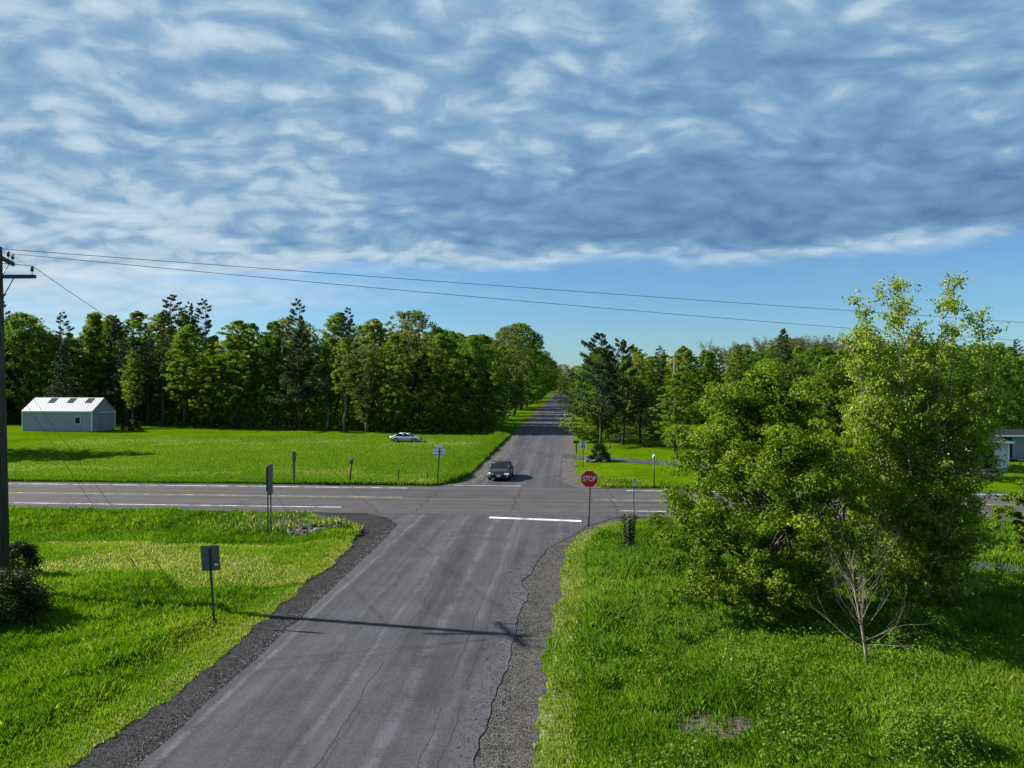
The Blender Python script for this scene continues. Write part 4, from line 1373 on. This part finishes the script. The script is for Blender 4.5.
def house(name, label, cat, x0, x1, y0, y1, eave, ridge, wall, windows, door=None):
    t = thing(name, label, cat, (x0, y0, gz1((x0 + x1) / 2, y0) - 0.05))
    Lx, Ly = x1 - x0, y1 - y0
    mb = MB()
    pts = [(0, 0, 0.4), (Lx, 0, 0.4), (Lx, Ly, 0.4), (0, Ly, 0.4), (0, 0, eave), (Lx, 0, eave), (Lx, Ly, eave), (0, Ly, eave), (0, Ly / 2, ridge), (Lx, Ly / 2, ridge)]
    mb.add(pts, [(0, 1, 5, 4), (1, 2, 6, 9, 5), (2, 3, 7, 6), (3, 0, 4, 8, 7)])
    mb.build('wall', wall, t)
    MB().box((Lx / 2, Ly / 2, 0.2), (Lx - 0.1, Ly - 0.1, 0.4)).build('foundation', M['concrete'], t)
    rf = MB()
    ov = 0.3
    k_ = (ridge - eave) / (Ly / 2)
    for ye in (-ov, Ly + ov):
        ze = eave - ov * k_
        a = [(-ov, ye, ze + 0.03), (Lx + ov, ye, ze + 0.03), (Lx + ov, Ly / 2, ridge + 0.03), (-ov, Ly / 2, ridge + 0.03)]
        b = [(p[0], p[1], p[2] + 0.09) for p in a]
        rf.add(a + b, [(0, 1, 2, 3), (7, 6, 5, 4), (0, 4, 5, 1), (1, 5, 6, 2), (2, 6, 7, 3), (3, 7, 4, 0)])
    r = rf.build('roof', M['dark_roof'], t)
    MB().box((Lx / 2, -ov - 0.05, eave - ov * k_ + 0.06), (Lx + 2 * ov, 0.1, 0.13)).build('gutter', M['trim'], r)
    for cx in (0.0, Lx):
        MB().box((cx, -0.02, (eave + 0.4) / 2), (0.16, 0.12, eave - 0.5)).build('corner_trim', M['trim'], t)
    for cx, cz, w, h in windows:
        f = MB().box((cx, -0.03, cz), (w + 0.16, 0.07, h + 0.16)).build('window', M['trim'], t)
        MB().box((cx, -0.07, cz), (w, 0.03, h)).build('pane', M['window_glass'], f)
    if door:
        MB().box((door, -0.03, 1.45), (0.95, 0.08, 2.05)).build('door', M['window_glass'], t)
        MB().box((door, -0.45, 0.16), (1.1, 0.7, 0.3)).build('step', M['dark_roof'], t)
    return t


house('house', 'pale blue sided house with a dark roof behind the aspen', 'house', 34.9, 37.8, 66.2, 73.0, 2.6, 3.0, M['house_siding'], [], 1.2)
house('garage', 'slate blue garage beyond the pale blue house', 'garage', 40.5, 51, 75.5, 80, 2.5, 2.9, M['garage_siding'], [(7.0, 1.7, 1.0, 1.0)], 2.5)

# ------------------------------------------------------------------ utility pole, wires
PX, PY = -20.66, 25.6
pole = thing('utility_pole', 'dark wooden utility pole with two crossarms at the left edge', 'utility pole', (PX, PY, 0))
tp = Vector((-0.24, 0, 12.8))
MB().tube([(0, 0, -0.5), tp * 0.5, tp], [0.165, 0.15, 0.125], 12).build('shaft', M['pole_wood'], pole)


def arm(z, direction, half0, half1, ins, brace):
    d = Vector(direction).normalized()
    c = tp * (z / 12.8) + Vector((d.y, -d.x, 0)) * 0.19
    rot = Matrix.Rotation(math.atan2(d.y, d.x), 3, 'Z')
    mid = c + d * (half1 - half0) / 2
    a = MB().box(mid, (half0 + half1, 0.10, 0.13), rot).build('crossarm', M['pole_wood'], pole)
    ends = []
    for s in ins:
        p = c + d * s + UP * 0.06
        MB().tube([p, p + UP * 0.16], 0.012, 6).tube([p + UP * 0.12, p + UP * 0.17, p + UP * 0.22, p + UP * 0.30, p + UP * 0.33], [0.04, 0.065, 0.048, 0.06, 0.025], 10).build('insulator', M['ceramic'], a)
        ends.append(p + UP * 0.33 + Vector((PX, PY, 0)))
    for s in brace:
        MB().tube([c + d * s - UP * 0.05, tp * ((z - 0.75) / 12.8) + d * 0.13], 0.02, 6).build('brace', M['galv'], a)
    return ends


DL = Vector((50.0, 23.7, 0)).normalized()
upper = arm(12.45, (-DL.y, DL.x, 0), 1.2, 1.2, (-1.1, -0.5, 0.5, 1.1), (-0.6, 0.6))
lower = arm(11.78, (1, 0.05, 0), 1.5, 1.5, (-1.35, 1.38), (-0.7, 0.7))


def wire(name, label, a, b, sag, r=0.012, mat='cable', cat='power line', group=None):
    a, b = Vector(a), Vector(b)
    pts = []
    for i in range(41):
        q = i / 40
        p = a.lerp(b, q)
        p.z -= sag * 4 * q * (1 - q)
        pts.append(p)
    o = MB().tube(pts, r, 5).build(name, M[mat])
    return tag(o, label, cat, group)


def along(p, dist, dz):
    return p + DL * dist + UP * dz


pr = Vector((PX, PY, 0))
wire('power_line', 'upper of the two long power lines crossing the sky', Vector((PX - 9.0, PY - 3.9, 13.12)), along(Vector((PX, PY, 13.1)), 95, -2.0), 0.2)
wire('power_line', 'lower of the two long power lines crossing the sky', upper[3], along(upper[3], 96, -3.0), 0.5)
wire('power_line', 'line falling from the lower crossarm into the left wood', lower[1], Vector((-62, 128, 11.0)), 1.6)
wire('power_line', 'thin low line passing left above the shed trees', lower[0] + UP * -1.2, Vector((-75, 128, 13.0)), 1.6)
wire('jumper_wire', 'short jumper looping from the pole top to the lower crossarm', upper[2], lower[1], 0.08, 0.014)
wire('jumper_wire', 'short wire running left from the lower crossarm insulator', lower[1], lower[1] + Vector((-9, -2.5, 0.75)), 0.05, 0.012)
for (ax, ay, hz), lb in (((-14.0, 24.7, 8.6), 'guy wire anchored nearer the utility pole with a yellow guard'), ((-13.2, 24.9, 9.0), 'guy wire anchored farther from the utility pole with a yellow guard')):
    a0 = Vector((PX - 0.2, PY, hz))
    b0 = Vector((ax, ay, gz1(ax, ay)))
    o = thing('guy_wire', lb, 'guy wire', b0)
    MB().tube([Vector((0, 0, -0.2)), a0 - b0], 0.0065, 5).build('cable', M['guy'], o)
    dd = (a0 - b0).normalized()
    MB().tube([dd * 0.05, dd * 2.4], 0.014, 6).build('guard', M['guard'], o)
pl2 = thing('utility_pole', 'grey utility pole rising among the trees beyond the driveway', 'utility pole', (16.9, 118, gz1(16.9, 118)))
MB().tube([(0, 0, -0.5), (0, 0, 12.2)], [0.13, 0.08], 8).build('shaft', M['twig'], pl2)
MB().tube([(0.0, -0.2, 11.2), (0.0, -0.2, 11.9)], 0.03, 6).build('insulator', M['ceramic'], pl2)


# ------------------------------------------------------------------ signs and posts
def octagon(r):
    return [(r * math.cos(R(22.5 + 45 * i)) / math.cos(R(22.5)), r * math.sin(R(22.5 + 45 * i)) / math.cos(R(22.5))) for i in range(8)]


def text(name, s, size, loc, mat, parent, squash=1.0):
    c = bpy.data.curves.new(name, 'FONT')
    c.body = s
    c.size = size
    c.align_x = 'CENTER'
    c.align_y = 'CENTER'
    c.extrude = 0.003
    c.offset = 0.008 * size / 0.3
    o = bpy.data.objects.new(name + '_tmp', c)
    COL.objects.link(o)
    dg = bpy.context.evaluated_depsgraph_get()
    me = bpy.data.meshes.new_from_object(o.evaluated_get(dg))
    bpy.data.objects.remove(o)
    me.materials.clear()
    me.materials.append(mat)
    r = link(name, me, parent, loc)
    r.rotation_euler = (R(90), 0, 0)
    r.scale = (squash, 1, 1)
    return r


def frame_front(y, z=0.0):
    return ((0, y, z), (1, 0, 0), (0, 0, 1), (0, -1, 0))


st = thing('stop_sign', 'red stop sign on a red post at the right road corner', 'stop sign', (1.2, 40.2, gz1(1.2, 40.2)), R(-2))
MB().box((0.02, 0, 1.32), (0.07, 0.05, 2.0), Matrix.Rotation(R(2.2), 3, 'Y')).build('post', M['red_post'], st)
MB().box((-0.03, 0.0, 0.2), (0.075, 0.055, 0.85), Matrix.Rotation(R(2.2), 3, 'Y')).build('post_base', M['dark_post'], st)
pa = MB().prism(octagon(0.46), frame_front(-0.04, 2.62), 0.012).build('panel', M['sign_white'], st)
fc = MB().prism(octagon(0.43), frame_front(-0.044, 2.62), 0.003).build('face', M['red_sign'], pa)
text('lettering', 'STOP', 0.40, (0, -0.051, 2.62), M['sign_white'], pa, 0.72)

sb2 = thing('stop_sign', 'pale back of an octagonal sign across the main road', 'stop sign', (-9.85, 55.0, 0.0), 0)
MB().box((0.13, 0, 1.4), (0.075, 0.05, 2.9), Matrix.Rotation(R(3.6), 3, 'Y')).build('post', M['dark_post'], sb2)
p3 = MB().prism(octagon(0.46), frame_front(0.05, 2.6), 0.01).build('panel', M['sign_back_pale'], sb2)
p3.location.x = 0.17
for zz in (2.36, 2.6, 2.86):
    MB().box((0.17, 0.02, zz), (0.8, 0.03, 0.035)).build('bracket', M['galv'], sb2)

rs = thing('road_sign', 'grey back of a leaning rectangular sign beside the near road', 'road sign', (-11.45, 23.1, 0))
rot = Matrix.Rotation(R(-4), 3, 'Y')
MB().box(rot @ Vector((0, 0, 1.25)), (0.06, 0.04, 2.6), rot).build('post', M['dark_post'], rs)
p4 = MB().box(rot @ Vector((0.0, 0.035, 2.2)), (0.62, 0.012, 0.82), rot).build('panel', M['sign_back'], rs)
MB().box(rot @ Vector((0.19, 0.022, 1.98)), (0.13, 0.004, 0.06), rot).build('sticker', M['sign_white'], p4)

ds = thing('route_sign', 'tall dark road sign seen edge on with two posts', 'road sign', (-16.1, 38.7, gz1(-16.1, 38.7)), R(8))
for yy in (-0.28, 0.32):
    MB().box((0, yy, 1.75), (0.05, 0.06, 3.9)).build('post', M['dark_post'], ds)
MB().box((0.045, 0.02, 3.05), (0.02, 1.0, 1.65)).build('panel', M['sign_back'], ds)
MB().box((-0.045, 0.02, 3.12), (0.02, 0.9, 1.3)).build('panel', M['sign_back'], ds)

ns = thing('road_sign', 'slim grey sign seen edge on at the far side of the main road', 'road sign', (-21.0, 55.2, 0))
MB().box((0, 0, 1.2), (0.16, 0.09, 2.6)).build('post', M['galv'], ns)
MB().box((0.05, -0.1, 2.15), (0.16, 0.55, 0.75), Matrix.Rotation(R(8), 3, 'Z')).build('panel', M['sign_back'], ns)
wp = thing('wooden_post', 'leaning dark wooden post with a cap beyond the main road', 'post', (-16.9, 56.0, 0))
rot = Matrix.Rotation(R(6), 3, 'Y')
MB().tube([(0, 0, -0.3), rot @ Vector((0, 0, 1.75))], [0.085, 0.075], 8).build('shaft', M['old_wood'], wp)
MB().box(rot @ Vector((0, 0, 1.6)), (0.32, 0.16, 0.1), rot).tube([rot @ Vector((0, 0, 1.7)), rot @ Vector((0, 0, 1.85)), rot @ Vector((0, 0, 1.95))], [0.09, 0.09, 0.02], 8).build('cap', M['black'], wp)
rp = MB().box((0, 0, 0.55), (0.05, 0.05, 1.1)).box((0.02, 0, 1.08), (0.09, 0.05, 0.06)).build('metal_stake', M['rust'])
rp.location = (-12.9, 55.6, 0)
tag(rp, 'thin rusty stake in the grass left of the octagonal sign back', 'stake')

mk = thing('marker_post', 'thin pale marker post with a blue and white tag near the stop sign', 'marker post', (3.8, 42.35, 0))
MB().box((0, 0, 1.15), (0.045, 0.03, 2.4)).build('shaft', M['galv'], mk)
tg = MB().box((0.03, -0.03, 2.2), (0.17, 0.012, 0.42)).build('tag', M['sign_white'], mk)
MB().box((0.01, -0.038, 2.28), (0.10, 0.006, 0.2)).build('blue_patch', M['blue'], tg)
mk2 = thing('marker_post', 'dark marker post with a pale cap on the lawn edge across the road', 'marker post', (6.4, 54.95, 0))
MB().tube([(0, 0, -0.2), (0, 0, 2.3)], 0.05, 8).build('shaft', M['dark_post'], mk2)
MB().tube([(0, 0, 2.24), (0, 0, 2.42), (0, 0, 2.5)], [0.1, 0.1, 0.05], 10).build('cap', M['sign_white'], mk2)
MB().box((0.0, -0.12, 2.36), (0.13, 0.03, 0.12)).build('blue_patch', M['blue'], mk2)

sp_ = thing('speed_limit_sign', 'white speed limit sign at the right edge of the far road', 'road sign', (1.45, 67.6, 0), R(0))
MB().box((0, 0, 1.1), (0.07, 0.05, 2.3)).build('post', M['dark_post'], sp_)
p5 = MB().box((0, -0.04, 2.02), (0.61, 0.012, 0.76)).build('panel', M['sign_white'], sp_)
text('lettering', 'SPEED', 0.15, (0, -0.05, 2.30), M['black'], p5, 0.9)
text('lettering', 'LIMIT', 0.15, (0, -0.05, 2.15), M['black'], p5, 0.9)
text('lettering', '45', 0.42, (0, -0.05, 1.87), M['black'], p5, 0.95)

mbx = thing('mailbox', 'black mailbox on a post beside the far road', 'mailbox', (1.0, 77.9 + 2.2, 0))
MB().box((0, 0, 0.55), (0.11, 0.11, 1.2)).build('post', M['black'], mbx)
box = MB()
prof = [(-0.13, 0), (0.13, 0), (0.13, 0.16), (0.09, 0.25), (0, 0.29), (-0.09, 0.25), (-0.13, 0.16)]
box.loft([[(-0.32, y, 1.15 + z) for y, z in prof], [(0.28, y, 1.15 + z) for y, z in prof]])
bx_ = box.build('box', M['black'], mbx)
MB().loft([[(-0.34, y * 1.04, 1.15 + z * 1.03) for y, z in prof], [(-0.31, y * 1.04, 1.15 + z * 1.03) for y, z in prof]]).build('door', M['dark_post'], bx_)
MB().box((-0.02, -0.02, 0.85), (0.16, 0.2, 0.3)).build('paper_tube', M['galv'], mbx)
lp = MB().tube([(0, 0, -0.1), (0, 0, 1.35)], 0.04, 8).tube([(0, 0, 1.35), (0, 0, 1.4), (0, 0, 1.55), (0, 0, 1.62)], [0.05, 0.09, 0.08, 0.01], 8).build('lamp_post', M['black'])
lp.location = (4.15, 72.2, gz1(4.15, 72.2))
tag(lp, 'thin black garden lamp post beside the domed shrub', 'lamp post')

sm = thing('tree_stump', 'tall narrow vine covered stump in the grass behind the stop sign', 'stump', (2.85, 34.2, gz1(2.85, 34.2)))
MB().tube([(0, 0, -0.2), (0.03, 0, 0.6), (-0.02, 0, 1.2), (0.02, 0, 1.6)], [0.17, 0.12, 0.12, 0.09], 9).tube([(0.3, 0, -0.1), (0.25, 0, 0.45)], [0.22, 0.15], 8).build('wood', M['old_wood'], sm)
nv = 1300
tz = rng.uniform(0, 1.75, nv)
aa = rng.uniform(0, 6.28, nv)
rad = 0.16 + 0.12 * rng.uniform(0, 1, nv) + 0.2 * (tz < 0.5) * rng.uniform(0, 1, nv) + 0.1 * (tz > 1.4)
V, F, tt = leaf_cards(np.stack([np.cos(aa) * rad - 0.12 * (tz < 0.5), np.sin(aa) * rad, tz], 1), rng.uniform(0.06, 0.12, nv), None, None)
link('ivy', np_mesh('ivy', V, F, L['bush'], tt), sm)

# ------------------------------------------------------------------ stones
def stone_mesh(seed):
    r_ = np.random.default_rng(seed)
    mb = MB()
    nr, nc = 6, 9
    vs = []
    for i in range(nr + 1):
        th = math.pi * i / nr
        for k in range(nc):
            ph = 2 * math.pi * k / nc
            rr_ = 0.5 * (1 + 0.22 * r_.normal())
            vs.append((rr_ * math.sin(th) * math.cos(ph), rr_ * math.sin(th) * math.sin(ph) * 0.8, rr_ * math.cos(th) * 0.6))
    fs = [(i * nc + k, i * nc + (k + 1) % nc, (i + 1) * nc + (k + 1) % nc, (i + 1) * nc + k) for i in range(nr) for k in range(nc)]
    mb.add(vs, fs)
    return mb.mesh('stone', M['stone'])


SM = [stone_mesh(i) for i in range(5)]
for i in range(42):
    x = rng.uniform(-15.4, -11.9)
    y = 39.2 + rng.normal() * 0.5
    o = link('stone', SM[i % 5])
    s = rng.uniform(0.14, 0.42)
    o.scale = (s * rng.uniform(0.9, 1.4), s, s)
    o.rotation_euler = (rng.normal() * 0.3, rng.normal() * 0.3, rng.uniform(0, 6.28))
    o.location = (x, y, gz1(x, y) + s * 0.12)
    tag(o, 'grey broken stone in the heap beside the left road corner', 'stone', 'stones heaped at the left road corner')
for i, (x, y, s) in enumerate(((1.95, 72.2, 0.6), (2.3, 71.7, 0.5), (2.6, 71.9, 0.45), (3.6, 71.9, 0.5), (4.0, 73.0, 0.6))):
    o = link('stone', SM[i])
    o.scale = (s, s, s)
    o.location = (x, y, gz1(x, y) + 0.12)
    tag(o, 'pale garden stone edging the bed of the domed shrub', 'stone', 'stones edging the shrub bed')

cn = 5200
cyy = rng.uniform(12, 40, cn)
side = rng.uniform(size=cn) < 0.5
cxx = np.where(side, road_r(cyy) + rng.normal(0.1, 0.35, cn), road_l(cyy) - np.abs(rng.normal(0.1, 0.3, cn)))
cz = np.where(side & (cxx < road_r(cyy)), 0.030, 0.012)
cs_ = rng.uniform(0.010, 0.030, cn)
P_ = rng.normal(0, 1, (cn, 4, 3)) * 0.25
base_ = np.array([[-1, -.6, 0], [1, -.6, 0], [0, 1, 0], [0, 0, 1.0]])
V = (np.stack([cxx, cyy, cz], 1)[:, None, :] + (base_ + P_ * [1, 1, 0.5]) * cs_[:, None, None]).reshape(-1, 3)
i4 = np.arange(cn)[:, None] * 4
F = np.concatenate([i4 + np.array([[0, 1, 3]]), i4 + np.array([[1, 2, 3]]), i4 + np.array([[2, 0, 3]])])
tag(link('gravel_chips', np_mesh('gravel_chips', V, F, M['stone'])), 'loose gravel chips spilled along the asphalt edges of the near road', 'gravel', None, 'stuff')

# small pool in the ditch at far right
pv = [(math.cos(a) * 1.3 * (1 + 0.15 * math.sin(3 * a)), math.sin(a) * 1.0 * (1 + 0.2 * math.cos(2 * a)), 0) for a in np.linspace(0, 2 * math.pi, 24)[:-1]]
pd = MB().add(pv, [tuple(range(23))]).build('puddle_water', M['water'], None, (18.1, 32.6, gz1(18.1, 32.6) + 0.06))
tag(pd, kind='structure')
# dead twigs on the bare patch
bp = MB()
for i in range(16):
    x, y = 3.4 + rng.normal() * 0.6, 17.5 + rng.normal() * 0.35
    a = rng.uniform(0, 6.28)
    bp.tube(bent((x, y, gz1(x, y) + 0.03), (x + math.cos(a) * 0.3, y + math.sin(a) * 0.3, gz1(x, y) + rng.uniform(0.02, 0.12)), 0, 0.4, 4), taper(0.009, 0.003, 4), 5)
tag(bp.build('twig_litter', M['dead']), 'pale dead twigs lying on the bare patch in the right grass', 'twigs', None, 'stuff')


# ------------------------------------------------------------------ cars (built facing -Y, nose at y = 0)
def car(label, loc, rz, length, width, paint, stations, cabin, wheel_r, axles, glass_in, suv):
    t = thing('parked_car' if not suv else 'car', label, 'car', loc, rz)
    w2 = width / 2

    def ring(y, zb, zt, w):
        w *= w2
        return [(-w * 0.9, y, zb), (-w, y, zb + 0.12), (-w, y, zb + (zt - zb) * 0.62), (-w * 0.95, y, zt - 0.06), (-w * 0.82, y, zt),
                (w * 0.82, y, zt), (w * 0.95, y, zt - 0.06), (w, y, zb + (zt - zb) * 0.62), (w, y, zb + 0.12), (w * 0.9, y, zb)]
    b = MB()
    b.loft([ring(*s) for s in stations], smooth=True)
    body = b.build('body', paint, t)
    sm_ = body.data
    # cabin: list of (y, z_belt, z_top, half width at belt, half width at top)
    gl = MB()
    rings = []
    for y, zb, zt, wb, wt in cabin:
        rings.append([(-wb * w2, y, zb), (-wt * w2, y, zt), (wt * w2, y, zt), (wb * w2, y, zb)])
    gl.loft(rings)
    gl.build('window', M['glass'], t)
    ry = [c for c in cabin if c[2] > cabin[0][2] + 0.15]
    y0, y1 = ry[0][0], ry[-1][0]
    rfm = MB()
    rr_ = []
    for y, zb, zt, wb, wt in ry:
        h = wt * w2 + 0.02
        rr_.append([(-h, y, zt - 0.03), (-h * 0.96, y, zt + 0.025), (0, y, zt + 0.05), (h * 0.96, y, zt + 0.025), (h, y, zt - 0.03)])
    rfm.loft(rr_, smooth=True)
    roof = rfm.build('roof', paint, t)
    pil = MB()
    for sx in (-1, 1):
        for (ya, za, wa), (yb, zb_, wb_) in glass_in:
            pil.tube([(sx * wa * w2, ya, za), (sx * wb_ * w2, yb, zb_)], 0.042, 6)
    pil.build('pillar', paint, t)
    for sx in (-1, 1):
        for ya in axles:
            cx = sx * (w2 - 0.10)
            wh = MB().tube([(cx - 0.115 * sx, ya, wheel_r), (cx + 0.10 * sx, ya, wheel_r), (cx + 0.125 * sx, ya, wheel_r)], [wheel_r, wheel_r, wheel_r * 0.92], 20).build('wheel', M['tyre'], t)
            MB().tube([(cx + 0.12 * sx, ya, wheel_r), (cx + 0.135 * sx, ya, wheel_r)], [wheel_r * 0.66, wheel_r * 0.6], 16).build('rim', M['rim'], wh)
            ar = MB()
            n_ = 14
            vs = []
            for i in range(n_ + 1):
                a = math.pi * i / n_
                for rr2 in (wheel_r * 1.02, wheel_r * 1.2):
                    vs.append((sx * (w2 + 0.012), ya + math.cos(a) * rr2, wheel_r + math.sin(a) * rr2))
            vs2 = [(p[0] - sx * 0.15, p[1], p[2]) for p in vs]
            m_ = len(vs)
            fs = []
            for i in range(n_):
                q = [2 * i, 2 * i + 1, 2 * i + 3, 2 * i + 2]
                fs += [tuple(q), tuple(m_ + z for z in reversed(q)), (q[1], m_ + q[1], m_ + q[2], q[2]), (q[0], q[3], m_ + q[3], m_ + q[0])]
            ar.add(vs + vs2, fs)
            ar.build('wheel_arch', M['black'], t)
    nose_z = stations[1][2]
    # mirrors, lamps, grille, plates, bumper
    for sx in (-1, 1):
        my = glass_in[0][0][0] + 0.25
        mz = glass_in[0][0][1] + 0.08
        o = MB().loft([[(sx * (w2 - 0.05), my + a, mz + b_) for a, b_ in ((-0.05, -0.05), (0.05, -0.05), (0.05, 0.06), (-0.05, 0.06))],
                       [(sx * (w2 + 0.20), my + a, mz + b_) for a, b_ in ((-0.09, -0.08), (0.07, -0.08), (0.07, 0.11), (-0.09, 0.11))]], smooth=False)
        o.build('mirror', M['mirror_sunlit'] if (suv and sx < 0) else paint, t)
        hl = MB().box((sx * w2 * 0.74, stations[0][0] + 0.03 if suv else stations[0][0] + 0.1, nose_z - 0.17), (w2 * 0.40, 0.22, 0.13), Matrix.Rotation(R(-14 * sx), 3, 'Z'))
        hl.build('headlight', M['lamp'], t)
        tl = MB().box((sx * w2 * 0.80, stations[-1][0] - 0.04, stations[-2][2] - 0.28), (w2 * 0.3, 0.16, 0.2), Matrix.Rotation(R(10 * sx), 3, 'Z'))
        tl.build('tail_light', M['lamp_red'], t)
        if suv:
            MB().tube([(sx * w2 * 0.76, -0.03, 0.42), (sx * w2 * 0.76, 0.06, 0.42)], 0.07, 12).build('fog_light', M['lamp'], t)
        for yh in ((glass_in[0][1][0] + 0.75), (glass_in[0][1][0] + 1.7)):
            MB().box((sx * (w2 + 0.012), yh, cabin[0][1] - 0.12), (0.03, 0.2, 0.035)).build('door_handle', paint if not suv else M['chrome'], t)
    gr = MB().box((0, -0.005, nose_z - 0.26), (w2 * 0.98, 0.07, 0.16 if suv else 0.12)).build('grille', M['black'], t)
    MB().box((0, -0.05, nose_z - (0.19 if suv else 0.24)), (w2 * 1.0, 0.03, 0.04)).build('grille_bar', M['chrome'], gr)
    MB().box((0, -0.055, 0.48), (0.32, 0.02, 0.17)).build('number_plate', M['plate'], t)
    MB().box((0, -0.02, 0.34), (w2 * 1.5, 0.08, 0.14)).build('lower_bumper', M['black'], t)
    MB().box((0, length / 2, 0.30), (width * 0.9, length * 0.88, 0.14)).build('underbody', M['black'], t)
    return t


low_st = [(0.0, 0.32, 0.70, 0.80), (0.12, 0.24, 0.80, 0.93), (0.6, 0.22, 0.89, 0.99), (1.3, 0.22, 0.94, 1.0), (2.4, 0.22, 0.96, 1.0), (3.8, 0.23, 0.98, 1.0), (4.5, 0.28, 0.97, 0.95), (4.7, 0.40, 0.90, 0.88)]
low_cab = [(1.25, 0.91, 0.94, 0.87, 0.85), (2.05, 0.94, 1.33, 0.92, 0.72), (2.5, 0.95, 1.37, 0.92, 0.72), (3.2, 0.95, 1.35, 0.92, 0.70), (4.1, 0.96, 1.0, 0.86, 0.82)]
low_p = [((1.25, 0.94, 0.88), (2.05, 1.34, 0.74)), ((2.6, 0.94, 0.93), (2.65, 1.37, 0.74)), ((4.1, 0.98, 0.86), (3.2, 1.35, 0.72))]
car('black car with pale headlights waiting at the far stop line', (-5.4, 57.6, 0.016), 0, 4.7, 1.86, M['black_paint'], low_st, low_cab, 0.33, (0.92, 3.72), low_p, True).scale = (0.95, 0.95, 0.93)
sed_st = [(0.0, 0.34, 0.66, 0.80), (0.12, 0.25, 0.76, 0.92), (0.6, 0.22, 0.86, 0.99), (1.3, 0.22, 0.93, 1.0), (2.4, 0.22, 0.95, 1.0), (3.7, 0.23, 0.97, 1.0), (4.35, 0.28, 0.97, 0.95), (4.55, 0.40, 0.90, 0.88)]
sed_cab = [(1.15, 0.90, 0.93, 0.86, 0.84), (2.0, 0.93, 1.38, 0.92, 0.70), (2.5, 0.94, 1.42, 0.92, 0.70), (3.1, 0.94, 1.40, 0.92, 0.69), (3.95, 0.95, 0.99, 0.86, 0.82)]
sed_p = [((1.15, 0.93, 0.87), (2.0, 1.39, 0.72)), ((2.55, 0.93, 0.93), (2.6, 1.42, 0.72)), ((3.95, 0.97, 0.86), (3.1, 1.40, 0.71))]
car('pale silver blue sedan parked on the grass at the far edge of the field', (-18.7, 93.4, gz1(-20.8, 93.4) + 0.01), R(90), 4.55, 1.78, M['silver_paint'], sed_st, sed_cab, 0.32, (0.9, 3.55), sed_p, False).scale = (0.88, 0.88, 0.84)
